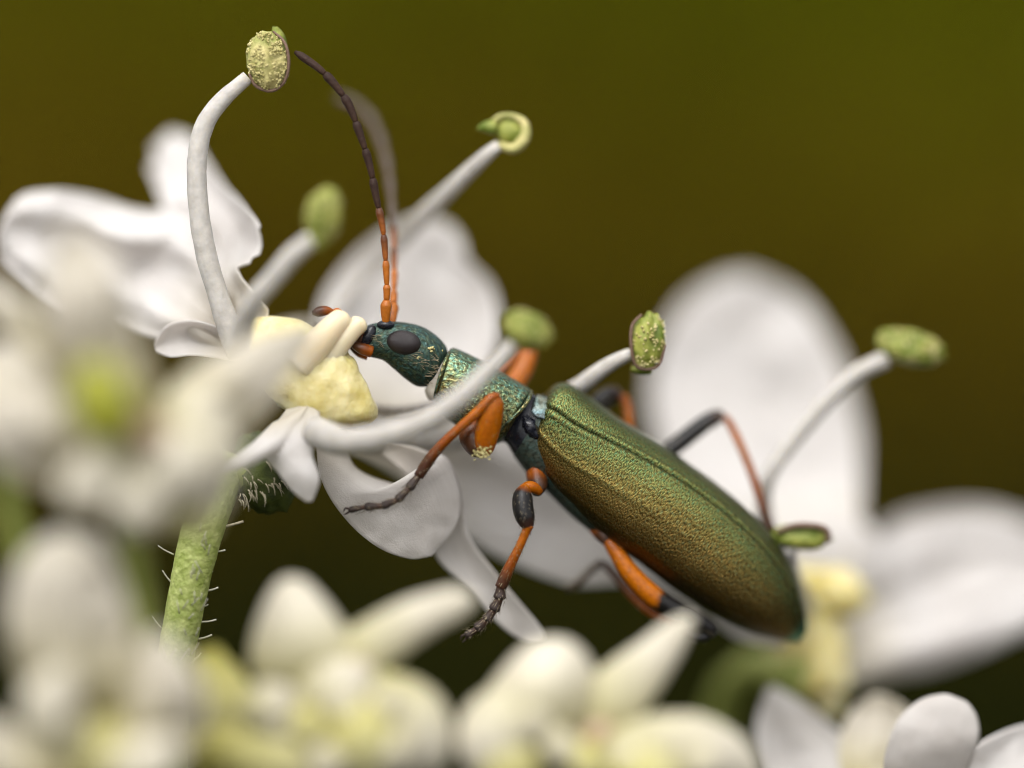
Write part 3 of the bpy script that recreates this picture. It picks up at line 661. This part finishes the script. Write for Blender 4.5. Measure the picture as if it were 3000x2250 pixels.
b3 = empty('hogweed_floret', P(250, 2350, -805))
tag(b3, 'very blurred cream floret in front of the hairy stalk', 'flower', G)
petal('petal', [(180, 2150, -805), (60, 2000, -875), (20, 1800, -924), (60, 1640, -938), (160, 1560, -931), (230, 1570, -924)], [(400, 2150, -805), (420, 2000, -875), (390, 1840, -910), (350, 1700, -924), (300, 1610, -924), (240, 1570, -924)], M['petal_cream'], b3, bulge=-100, ripple=40, wob=60, seed=41)
petal('petal', [(300, 2200, -805), (330, 2060, -875), (380, 1930, -910), (460, 1850, -917), (520, 1900, -910)], [(420, 2280, -805), (540, 2230, -854), (590, 2130, -889), (590, 2000, -910), (525, 1905, -910)], M['petal_cream'], b3, bulge=-90, ripple=30, wob=50, seed=42)
petal('petal', [(250, 2250, -826), (80, 2150, -875), (-80, 2080, -910), (-200, 2080, -910)], [(250, 2400, -826), (80, 2400, -875), (-100, 2350, -910), (-205, 2090, -910)], M['petal_cream'], b3, bulge=-90, ripple=30, wob=50, seed=43)
lobe(b3, [(250, 2250, -840), (150, 2100, -945), (200, 1950, -1015)], 110, 80, M['bud'])
lobe(b3, [(300, 2300, -840), (420, 2250, -945), (520, 2160, -980)], 110, 80, M['bud'])
link('stylopodium', *ellipsoid_data((280, 2200, -826), ell_axes(0, 150, 130, 110), 16, 20, rough=.1), [M['bud_green']], None, b3)
pedicel(b3, 260, 2300, -800, 50)

b4 = empty('hogweed_floret', P(380, 1620, -805))
tag(b4, 'very blurred cream floret with a green spot in front of the nectar disc', 'flower', G)
petal('petal', [(330, 1300, -770), (200, 1200, -875), (140, 1020, -945), (130, 850, -966), (160, 700, -959), (210, 660, -952)], [(480, 1300, -770), (470, 1180, -875), (420, 1020, -931), (370, 860, -952), (300, 720, -952), (220, 660, -952)], M['petal_cream'], b4, bulge=-80, ripple=40, wob=60, seed=51)
petal('petal', [(400, 1280, -735), (500, 1130, -756), (620, 1040, -742), (760, 980, -700), (880, 950, -651), (925, 955, -630)], [(450, 1380, -735), (620, 1320, -756), (740, 1230, -742), (830, 1130, -700), (905, 1020, -651), (928, 960, -630)], M['petal_cream'], b4, bulge=-60, ripple=25, wob=40, seed=52)
petal('petal', [(400, 1280, -756), (300, 1220, -875), (150, 1150, -945), (0, 1130, -980), (-100, 1160, -980)], [(350, 1420, -756), (200, 1440, -875), (50, 1400, -945), (-60, 1300, -980), (-105, 1170, -980)], M['petal_cream'], b4, bulge=-70, ripple=25, wob=40, seed=53)
lobe(b4, [(420, 1300, -805), (300, 1400, -945), (180, 1450, -1015)], 110, 90, M['bud'])
lobe(b4, [(400, 1300, -805), (500, 1360, -931), (590, 1420, -966)], 110, 100, M['bud'])
lobe(b4, [(380, 1350, -805), (400, 1460, -931), (390, 1560, -966)], 110, 90, M['bud'])
lobe(b4, [(440, 1300, -770), (560, 1330, -805), (690, 1400, -784)], 140, 130, M['bud'])
lobe(b4, [(430, 1380, -770), (540, 1410, -791), (660, 1470, -770)], 140, 130, M['bud'])
lobe(b4, [(440, 1280, -770), (560, 1240, -805), (680, 1230, -784)], 120, 110, M['bud'])
lobe(b4, [(450, 1400, -770), (540, 1480, -791), (610, 1560, -791)], 110, 90, M['bud_green'])
lobe(b4, [(420, 1290, -910), (440, 1270, -994), (450, 1240, -1008)], 60, 60, M['bud_pink'])
link('stylopodium', *ellipsoid_data((420, 1330, -784), ell_axes(0, 150, 130, 110), 16, 20, rough=.1), [M['bud_green']], None, b4)
s = tube('stamen', [(400, 1300, -840), (340, 1260, -980), (310, 1200, -1092)], [30, 26, 22], M['filament'], b4, nu=14, nv=10)
anther((300, 1180, -1106), 75, 125, 92, 80, s, seed=61, mat=M['anther_plain'])
pedicel(b4, 390, 1450, -740, 50)

b5 = empty('hogweed_floret', P(-80, 1300, -900))
tag(b5, 'blurred pale floret with a narrow slanting petal beside the green spotted floret', 'flower', G)
petal('petal', [(150, 1120, -900), (60, 1010, -880), (-40, 900, -850), (-120, 800, -830)], [(190, 1060, -900), (110, 930, -880), (20, 840, -850), (-115, 790, -830)], M['petal_cream'], b5, bulge=-30, wob=20, seed=71)
petal('petal', [(-40, 1300, -900), (-120, 1180, -900), (-90, 1060, -890), (0, 1000, -880), (50, 1010, -880)], [(100, 1300, -900), (170, 1200, -900), (190, 1110, -900), (130, 1040, -890), (55, 1012, -880)], M['petal_cream'], b5, bulge=-40, wob=30, seed=72)
pedicel(b5, 20, 1290, -900, 40)

# ------------------------------------------------------------------ the beetle
be = empty('beetle', P(1650, 1450, 150))
tag(be, 'slender metallic green bronze beetle with orange legs clinging to the floret', 'beetle')

# one continuous body: head, neck, pronotum, thorax and abdomen swept along the spine
# station: upper edge x,y, lower edge x,y, depth of the middle, half depth, zone
ST = [(1038, 985, 1030, 1012, 28, 8, 0), (1062, 962, 1052, 1034, 30, 28, 0), (1092, 948, 1085, 1046, 34, 38, 0), (1140, 942, 1122, 1056, 40, 48, 0),
      (1190, 945, 1152, 1080, 44, 56, 0), (1240, 958, 1190, 1112, 48, 62, 0), (1280, 984, 1222, 1132, 52, 62, 0), (1304, 1010, 1252, 1132, 56, 56, 0), (1310, 1024, 1264, 1128, 58, 48, 0),
      (1314, 1034, 1244, 1142, 60, 50, 1), (1320, 1038, 1256, 1172, 60, 52, 1),
      (1322, 1022, 1271, 1176, 62, 64, 2), (1334, 1020, 1276, 1190, 63, 74, 2), (1380, 1040, 1304, 1222, 64, 80, 2), (1430, 1066, 1345, 1252, 68, 82, 2), (1485, 1098, 1398, 1280, 72, 80, 2), (1530, 1124, 1440, 1296, 76, 76, 2), (1552, 1140, 1458, 1300, 80, 76, 2),
      (1560, 1152, 1468, 1296, 84, 58, 3), (1578, 1162, 1484, 1300, 90, 56, 3),
      (1610, 1166, 1505, 1335, 100, 72, 4), (1660, 1180, 1545, 1388, 110, 90, 4), (1740, 1225, 1600, 1440, 122, 100, 4), (1830, 1290, 1680, 1518, 132, 100, 4), (1930, 1370, 1770, 1586, 145, 96, 4), (2040, 1470, 1880, 1640, 165, 86, 4), (2160, 1590, 2010, 1728, 190, 70, 4), (2270, 1720, 2150, 1806, 215, 48, 4), (2335, 1830, 2290, 1850, 232, 16, 4)]
A = cr([s[:6] for s in ST], (len(ST) - 1) * 5 + 1)
nu, nv = len(A), 56
V, T, X, F, MI = [], [], [], [], []
acc = 0
zs, ze = {}, {}
for i in range(nu):
    z = ST[min(i // 5, len(ST) - 1)][6]; zs.setdefault(z, i); ze[z] = i
for i in range(nu):
    ux, uy, lx, ly, dc, hd = A[i]
    c = np.array(((ux + lx) / 2, (uy + ly) / 2, dc)); e = np.array(((ux - lx) / 2, (uy - ly) / 2, 0))
    if i: acc += np.linalg.norm(c - pc)
    pc = c; z = ST[min(i // 5, len(ST) - 1)][6]
    for j in range(nv):
        th = 2 * math.pi * j / nv; ct, sn = math.cos(th), math.sin(th)
        p_ = 0.86
        q = c + e * (math.copysign(abs(ct) ** p_, ct)) + np.array((0, 0, -hd * math.copysign(abs(sn) ** p_, sn)))
        if z == 0:   # cheeks and a hollow below the eye
            q = q + np.array((0, 0, 4.0 * nz(q[0], q[1], 2, 0.02)))
        V.append(P(*q)); T.append(((i - zs[z]) / max(1, ze[z] - zs[z]), th / math.pi if th <= math.pi else 2 - th / math.pi))
        X.append((acc / 1000, np.linalg.norm(e) * th / 1000 * 1.05))
for i in range(nu - 1):
    for j in range(nv):
        F.append((i * nv + j, (i + 1) * nv + j, (i + 1) * nv + (j + 1) % nv, i * nv + (j + 1) % nv)); MI.append(ST[min(i // 5, len(ST) - 1)][6])
F.append(tuple(range(nv))); MI.append(0); F.append(tuple((nu - 1) * nv + j for j in range(nv))[::-1]); MI.append(4)
body = link('body', V, F, T, X, [M['head'], M['neck'], M['pronotum'], M['joint'], M['thorax']], MI, be)

# wing cases
UE = [(1600, 1160), (1625, 1136), (1655, 1128), (1690, 1142), (1725, 1168), (1834, 1245), (1942, 1312), (2051, 1388), (2159, 1474), (2257, 1572), (2322, 1674), (2352, 1768), (2358, 1838), (2345, 1866)]
LE = [(1578, 1262), (1560, 1290), (1556, 1330), (1576, 1372), (1617, 1424), (1698, 1502), (1780, 1577), (1888, 1653), (1997, 1734), (2105, 1802), (2200, 1846), (2270, 1864), (2318, 1874), (2338, 1872)]
SU = [0.10, 0.20, 0.28, 0.32, 0.38, 0.55, 0.64, 0.68, 0.70, 0.70, 0.68, 0.6, 0.4, 0.2]
DC = [105, 105, 106, 108, 110, 120, 130, 142, 156, 172, 192, 212, 226, 232]
HD = [20, 62, 88, 100, 108, 118, 120, 118, 112, 100, 82, 58, 30, 8]
EA = cr([list(u) + list(l) + [s, d, h] for u, l, s, d, h in zip(UE, LE, SU, DC, HD)], 79)
def elytron(side):
    nu, nv = len(EA), 56
    V, T, X, F = [], [], [], []; acc = 0
    for i in range(nu):
        ux, uy, lx, ly, su, dc, hd = EA[i]
        c = np.array(((ux + lx) / 2, (uy + ly) / 2, dc)); e = np.array(((ux - lx) / 2, (uy - ly) / 2, 0)); el = np.linalg.norm(e)
        if i: acc += np.linalg.norm(c - pc)
        pc = c; u = i / (nu - 1)
        ths = math.acos(max(-1, min(1, math.copysign(abs(su) ** (1 / 0.88), su))))
        a, b = (ths, math.pi * 1.13) if side else (ths, -0.75)
        for j in range(nv):
            w = j / (nv - 1); th = a + (b - a) * w
            ct, sn = math.cos(th), math.sin(th); p_ = 0.88
            n = np.array((0, 0, -math.copysign(abs(sn) ** p_, sn)))
            rel = e * math.copysign(abs(ct) ** p_, ct)
            k = 1.0
            dw = abs(th - ths) * el       # px from the suture
            off = -4.5 * math.exp(-(dw / 5.0) ** 2) + 3.0 * math.exp(-((dw - 13) / 6.0) ** 2)
            fade = math.sin(math.pi * min(1, u * 1.02)) ** 0.4
            if side:      # two faint raised ribs and a hollow inside the shoulder
                off += 4.5 * math.exp(-((w - 0.26 - 0.05 * u) / 0.022) ** 2) * max(0, 1 - u * 1.25)
                off += 4.0 * math.exp(-((w - 0.55) / 0.025) ** 2) * max(0, 1 - u * 1.1)
                off -= 7.0 * math.exp(-((w - 0.40) / 0.10) ** 2) * math.exp(-((u - 0.06) / 0.07) ** 2)
                off += 6.0 * math.exp(-((w - 0.60) / 0.10) ** 2) * math.exp(-((u - 0.10) / 0.06) ** 2)
                off -= 5.0 * math.exp(-((w - 0.86) / 0.03) ** 2) * fade
            off += 2.2 * nz(acc, w * el * 2, 3 + side, 0.012) * fade
            q = c + (rel + n * hd) + (rel / el + n) * off
            V.append(P(*q)); T.append((u, 0.02 + 0.98 * w if side else 0.10 - 0.10 * w))
            X.append((acc / 1000, (dw if side else -dw) / 1000))
    for i in range(nu - 1):
        for j in range(nv - 1):
            f = (i * nv + j, (i + 1) * nv + j, (i + 1) * nv + j + 1, i * nv + j + 1)
            F.append(f if side else f[::-1])
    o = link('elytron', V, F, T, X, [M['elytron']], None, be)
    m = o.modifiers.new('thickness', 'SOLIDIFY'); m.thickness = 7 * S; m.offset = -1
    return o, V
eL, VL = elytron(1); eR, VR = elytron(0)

# short lying hairs on the wing cases
def hairs_on(o, V, nu, nv, n, wr, ur, ln, name='pubescence', rad=1.0):
    rnd = random.Random(n); parts_v, parts_f = [], []
    for k in range(n):
        i = int((ur[0] + (ur[1] - ur[0]) * rnd.random()) * (nu - 2)); j = int((wr[0] + (wr[1] - wr[0]) * rnd.random() ** 0.8) * (nv - 2))
        p = V[i * nv + j]; q = V[(i + 1) * nv + j]; r = V[i * nv + j + 1]
        tx = (q - p); ty = (r - p)
        base = p + tx * rnd.random() + ty * rnd.random()
        if tx.length < 1e-6 or ty.length < 1e-6: continue
        nn = tx.cross(ty).normalized()
        if nn.dot(-FWD) < 0 and abs(nn.dot(FWD)) > .2: nn = -nn
        L = ln * S * rnd.uniform(.6, 1.3)
        d = (tx.normalized() + ty.normalized() * rnd.uniform(-.35, .35) + nn * rnd.uniform(.2, .45)).normalized()
        sd = d.cross(nn).normalized() * (rad * S)
        o0 = len(parts_v)
        parts_v += [base - sd, base + sd, base + nn * rad * 1.5 * S, base + d * L]
        parts_f += [(o0, o0 + 1, o0 + 3), (o0 + 1, o0 + 2, o0 + 3), (o0 + 2, o0, o0 + 3)]
    h = link(name, parts_v, parts_f, mats=[M['hairs']], parent=o); h['kind'] = 'stuff'
    return h
hairs_on(eL, VL, len(EA), 56, 3400, (0.45, 0.97), (0.04, 0.99), 24)
hairs_on(eL, VL, len(EA), 56, 900, (0.02, 0.5), (0.04, 0.99), 14, 'fine_pubescence', 0.7)
rnd_h = random.Random(12); hv, hf = [], []
for k in range(260):
    x, y = rnd_h.uniform(1090, 1290), rnd_h.uniform(970, 1130)
    # keep to the cheek below and behind the eye
    up = 950 + max(0, x - 1200) * .55; lo = 1040 + max(0, x - 1100) * .68
    if not (up < y < min(lo, 1130)) or ((x - 1183) / 56) ** 2 + ((y - 1004) / 40) ** 2 < 1: continue
    tt = (y - up) / max(20, lo - up); dd = 46 - 58 * math.sin(math.pi * min(max(tt, .05), .95))
    a_ = math.radians(rnd_h.uniform(-10, 40)); L = rnd_h.uniform(14, 26); o0 = len(hv)
    hv += [P(x, y - 1, dd), P(x, y + 1, dd), P(x + 1, y, dd - 2), P(x - L * math.cos(a_), y - L * math.sin(a_), dd - 9)]
    hf += [(o0, o0 + 1, o0 + 3), (o0 + 1, o0 + 2, o0 + 3), (o0 + 2, o0, o0 + 3)]
hh = link('head_hairs', hv, hf, mats=[M['hairs']], parent=body); hh['kind'] = 'stuff'
hairs_on(eR, VR, len(EA), 56, 700, (0.1, 0.7), (0.04, 0.99), 16)

# scutellum and the pale plates between pronotum and wing cases
sc_ = petal('scutellum', [(1580, 1222, 34), (1610, 1236, 20), (1642, 1232, 18), (1654, 1226, 20)], [(1604, 1166, 60), (1622, 1186, 42), (1642, 1208, 28), (1656, 1222, 22)], M['scutellum'], be, bulge=-8, nu=16, nw=12, thick=8)
petal('mesonotum', [(1556, 1206, 28), (1570, 1222, 22), (1590, 1228, 20), (1612, 1234, 22)], [(1572, 1156, 66), (1590, 1160, 62), (1606, 1168, 56), (1616, 1186, 42)], M['scutellum'], be, bulge=-8, nu=14, nw=12, thick=8)
link('wing_hinge', *ellipsoid_data((1556, 1252, 40), ell_axes(60, 40, 22, 30), 16, 18, rough=0.35, rf=0.05, seed=3), [M['joint']], None, be)
# rim at the rear of the pronotum
tube('pronotum_rim', [(1556, 1146, 70), (1552, 1162, 28), (1536, 1190, 4), (1508, 1220, -6), (1476, 1252, 6), (1462, 1280, 34)], [5, 6, 6, 6, 6, 5], M['pronotum'], be, nu=24, nv=8)
tube('pronotum_rim', [(1322, 1024, 50), (1308, 1050, 8), (1294, 1090, -6), (1282, 1130, -4), (1273, 1168, 22)], [4, 5, 6, 6, 5], M['pronotum'], be, nu=24, nv=8)

# head details
link('eye', *ellipsoid_data((1183, 1004, -4), ell_axes(10, 51, 36, 30), 30, 40), [M['eye']], None, be)
link('eye', *ellipsoid_data((1200, 985, 98), ell_axes(10, 51, 36, 22), 24, 32), [M['eye']], None, be)
link('clypeus', *ellipsoid_data((1078, 985, 5), ell_axes(-60, 36, 20, 18), 16, 20, rough=.1), [M['joint']], None, be)
tube('mandible', [(1088, 1030, 0), (1062, 1022, -8), (1040, 1012, -6), (1028, 1006, 2)], [18, 17, 12, 5], M['leg_brown'], be, nu=14, nv=12)
tube('mandible', [(1078, 1040, 40), (1056, 1034, 40), (1038, 1022, 36), (1026, 1012, 30)], [16, 14, 11, 5], M['leg_brown'], be, nu=14, nv=12)
link('labrum', *ellipsoid_data((1062, 988, 8), ell_axes(-55, 30, 17, 16), 14, 16), [M['leg_brown']], None, be)
pal = empty('palp', P(1050, 985, 15), be)
for path, rr in (([(1058, 990, 10), (1030, 960, 5), (1004, 928, 8), (998, 920, 8)], [10, 11, 11, 9]), ([(1000, 916, 8), (988, 913, 8), (975, 915, 8)], [8, 11, 8]), ([(976, 914, 8), (955, 910, 8), (932, 914, 8), (915, 917, 8)], [7, 14, 15, 6])):
    tube('palp_segment', path, rr, M['leg_brown'] if len(path) == 4 and path[0][0] < 1000 else M['leg_orange'], pal, nu=14, nv=12)
link('antenna_socket', *ellipsoid_data((1130, 952, 8), ell_axes(0, 26, 15, 22), 14, 16), [M['joint']], None, be)

def antenna(pts, rads, cuts, dk='antenna_dark'):
    a, L = even([list(p) + [r] for p, r in zip(pts, rads)], 200)
    an = empty('antenna', P(*pts[0]), be)
    n = len(cuts) - 1
    for k in range(n):
        i0, i1 = int(cuts[k] * 199), int(cuts[k + 1] * 199)
        seg = a[i0:i1 + 1]; m = 8; idx = np.linspace(0, len(seg) - 1, m).astype(int); seg = seg[idx]
        prof = [0.62, 0.80, 0.88, 0.94, 1.0, 1.06, 1.12, 0.80]
        rr = [seg[q][3] * prof[q] for q in range(m)]
        mat = M['antenna_orange'] if k < 3 else (M['antenna_mid'] if k < 5 else M[dk])
        tube('antenna_segment', [tuple(v[:3]) for v in seg], rr, mat, an, nu=20, nv=12)
    return an
cuts = [0, 0.085, 0.135, 0.215, 0.30, 0.39, 0.49, 0.59, 0.685, 0.78, 0.875, 1.0]
antenna([(1130, 950, 0), (1131, 905, -4), (1133, 870, -8), (1133, 826, -10), (1129, 750, -14), (1121, 668, -18), (1102, 576, -22), (1083, 484, -24), (1056, 397, -26), (1023, 310, -26), (983, 251, -24), (939, 205, -20), (890, 169, -10), (864, 152, 0)],
        [13, 16, 11, 10, 9.5, 10, 11, 11, 11.5, 12, 12, 12, 11, 6], cuts)
antenna([(1148, 950, 40), (1152, 900, 70), (1153, 860, 95), (1155, 800, 130), (1154, 701, 190), (1148, 592, 270), (1135, 484, 350), (1112, 400, 410), (1080, 340, 450), (1040, 305, 490), (990, 285, 520)],
        [13, 15, 11, 10, 9.5, 10, 12, 13, 14, 14, 9], cuts, 'antenna_sheen_tint')

# legs
def leg(base, parts):
    lg = empty('leg', P(*base), be)
    for nm, path, rr, mat, kw in parts:
        tube(nm, path, rr, M[mat], lg, **({'nu': 30, 'nv': 14} | kw))
        if nm in ('femur', 'tibia'): bristles(lg, path, rr, 110 if nm == 'tibia' else 70, 13)
    return lg
def bristles(parent, path, rr, n, ln, rad=0.8):
    a, L = even([list(p) + [r] for p, r in zip(path, rr)], 60); V, F = [], []
    for k in range(n):
        i = rnd.randrange(2, 57); c = a[i][:3]; t = a[i + 1][:3] - a[i - 1][:3]; t = t / (np.linalg.norm(t) + 1e-9)
        v = np.array((rnd.gauss(0, 1), rnd.gauss(0, 1), rnd.gauss(0, 1))); v -= t * v.dot(t); v /= np.linalg.norm(v)
        b = c + v * a[i][3] * 0.96; w = np.cross(v, t) * rad; l = ln * rnd.uniform(.6, 1.3)
        tip = b + (v * .55 + t * .8) * l; o = len(V)
        V += [P(*(b - w)), P(*(b + w)), P(*(b + t * 2 * rad)), P(*tip)]
        F += [(o, o + 1, o + 3), (o + 1, o + 2, o + 3), (o + 2, o, o + 3)]
    h = link('bristles', V, F, mats=[M['hairs']], parent=parent); h['kind'] = 'stuff'
def tarsus(lg, path, r, claw=True):
    a, L = even([list(p) for p in path], 6)
    for k in range(5):
        p, q = a[k], a[k + 1]; m = (p + q) / 2
        rr = r * (1 - 0.08 * k)
        if k == 3: rr *= 1.15
        tube('tarsomere', [tuple(p - (q - p) * .12), tuple(m), tuple(p * .1 + q * .9), tuple(q + (q - p) * .1)], [rr * .72, rr * .9, rr * 1.12, rr * .75], M['tarsus'], lg, nu=12, nv=10)
    bristles(lg, [tuple(v) for v in a], [r] * 6, 150, 15)
    if claw:
        p, q = a[4], a[5]; d = (q - p) / np.linalg.norm(q - p); n = np.array((-d[1], d[0], 0))
        for s_ in (-1, 1):
            tube('claw', [tuple(q - d * 4), tuple(q + d * 12 + n * s_ * 8), tuple(q + d * 20 + n * s_ * 4 + np.array((0, 6, 0)))], [3.5, 3, 1], M['tarsus'], lg, nu=8, nv=6)
# front, near side
lg = leg((1430, 1300, 10), [
    ('coxa', [(1388, 1230, 40), (1384, 1275, 10), (1398, 1315, -6), (1412, 1336, -4)], [34, 40, 30, 10], 'leg_brown', {}),
    ('femur', [(1412, 1338, -14), (1418, 1318, -22), (1426, 1270, -34), (1438, 1215, -46), (1450, 1175, -54), (1456, 1158, -56)], [10, 27, 36, 36, 27, 11], 'leg_orange', {'flat': 0.75}),
    ('tibia', [(1462, 1160, -56), (1440, 1166, -62), (1400, 1206, -62), (1345, 1255, -56), (1288, 1310, -46), (1250, 1358, -38), (1226, 1396, -32)], [9, 15, 15, 14, 15, 17, 15], 'leg_orange_fade', {})])
tarsus(lg, [(1228, 1392, -34), (1200, 1428, -44), (1168, 1462, -52), (1122, 1482, -52), (1070, 1485, -46), (1026, 1494, -38)], 13)
# front, far side
lg = leg((1420, 1150, 140), [
    ('femur', [(1440, 1190, 150), (1490, 1140, 190), (1530, 1085, 220), (1552, 1030, 235), (1556, 1016, 238)], [22, 30, 28, 22, 9], 'leg_orange', {'flat': .75}),
    ('tibia', [(1562, 1018, 238), (1540, 1022, 245), (1480, 1070, 255), (1400, 1130, 255), (1320, 1175, 250), (1262, 1192, 245)], [9, 13, 13, 13, 13, 12], 'leg_orange_fade', {})])
tarsus(lg, [(1268, 1190, 245), (1220, 1198, 240), (1170, 1204, 236), (1130, 1202, 235), (1095, 1196, 236)], 11, False)
# middle, near side
lg = leg((1560, 1420, 40), [
    ('coxa', [(1570, 1385, 70), (1576, 1420, 45), (1572, 1444, 25)], [30, 28, 16], 'leg_brown', {}),
    ('trochanter', [(1582, 1440, 30), (1562, 1428, 14), (1544, 1428, 4), (1534, 1444, 0)], [13, 17, 17, 15], 'leg_orange', {}),
    ('femur', [(1540, 1424, 0), (1532, 1450, -12), (1532, 1485, -20), (1540, 1520, -26), (1548, 1545, -28)], [14, 28, 31, 28, 17], 'leg_dark', {}),
    ('tibia', [(1548, 1538, -28), (1540, 1560, -26), (1520, 1605, -18), (1498, 1650, -8), (1480, 1690, 0), (1466, 1722, 4)], [17, 13, 13, 15, 18, 17], 'leg_orange_fade', {})])
tarsus(lg, [(1468, 1716, 4), (1466, 1745, 8), (1448, 1785, 14), (1424, 1818, 20), (1398, 1842, 26), (1368, 1862, 34)], 17, True)
# middle, far side
lg = leg((1700, 1300, 190), [
    ('femur', [(1660, 1290, 190), (1720, 1220, 215), (1760, 1175, 230), (1795, 1155, 240), (1822, 1160, 244)], [20, 26, 28, 25, 10], 'leg_dark', {}),
    ('tibia', [(1822, 1158, 244), (1836, 1185, 240), (1842, 1230, 232), (1848, 1290, 236), (1850, 1380, 250)], [12, 15, 15, 14, 12], 'leg_orange', {})])
tarsus(lg, [(1850, 1375, 250), (1846, 1440, 262), (1838, 1500, 275), (1828, 1560, 290)], 11, False)
# hind, far side
lg = leg((1880, 1400, 190), [
    ('femur', [(1890, 1390, 190), (1950, 1330, 210), (2010, 1282, 225), (2065, 1240, 236), (2105, 1220, 242), (2122, 1222, 244)], [22, 25, 26, 25, 22, 9], 'leg_dark', {}),
    ('tibia', [(2104, 1222, 244), (2128, 1228, 244), (2160, 1285, 238), (2202, 1385, 228), (2236, 1488, 222), (2262, 1556, 224)], [10, 11, 12, 12, 13, 13], 'leg_orange_fade', {})])
tarsus(lg, [(2260, 1552, 224), (2272, 1600, 240), (2276, 1650, 262), (2270, 1700, 290)], 10, False)
# hind, near side
lg = leg((1770, 1570, 110), [
    ('coxa', [(1750, 1545, 120), (1768, 1568, 100), (1780, 1588, 92)], [26, 24, 16], 'leg_brown', {}),
    ('femur', [(1776, 1580, 92), (1800, 1610, 90), (1848, 1680, 88), (1912, 1745, 90), (1975, 1785, 96), (2040, 1815, 106), (2085, 1848, 116), (2094, 1862, 118)], [14, 22, 28, 31, 28, 24, 20, 9], 'leg_hind', {}),
    ('tibia', [(2088, 1856, 118), (2050, 1868, 130), (1966, 1826, 150), (1904, 1790, 165), (1860, 1752, 180), (1818, 1706, 200), (1776, 1656, 215)], [9, 14, 14, 14, 13, 13, 12], 'leg_knee_dark', {})])
tarsus(lg, [(1780, 1658, 215), (1756, 1650, 222), (1724, 1680, 232), (1695, 1708, 240), (1660, 1724, 250)], 12, False)

# yellow pollen dust on the beetle
parts = []
for (cx, cy, d, n, sx, sy) in ((1412, 1326, -52, 46, 26, 18), (1262, 1022, -8, 8, 24, 7), (1222, 1050, -8, 2, 4, 4), (1216, 1085, -2, 4, 18, 18), (1540, 1446, -26, 3, 6, 6)):
    for k in range(n):
        r = rnd.uniform(2.0, 4.2)
        parts.append(ellipsoid_data((cx + rnd.gauss(0, sx * .6), cy + rnd.gauss(0, sy * .6), d + rnd.uniform(-4, 10)), ell_axes(rnd.uniform(0, 180), r * 1.4, r, r), 5, 6))
po = link('pollen_dust', *join_data(parts), [M['pollen']], None, be); po['kind'] = 'stuff'
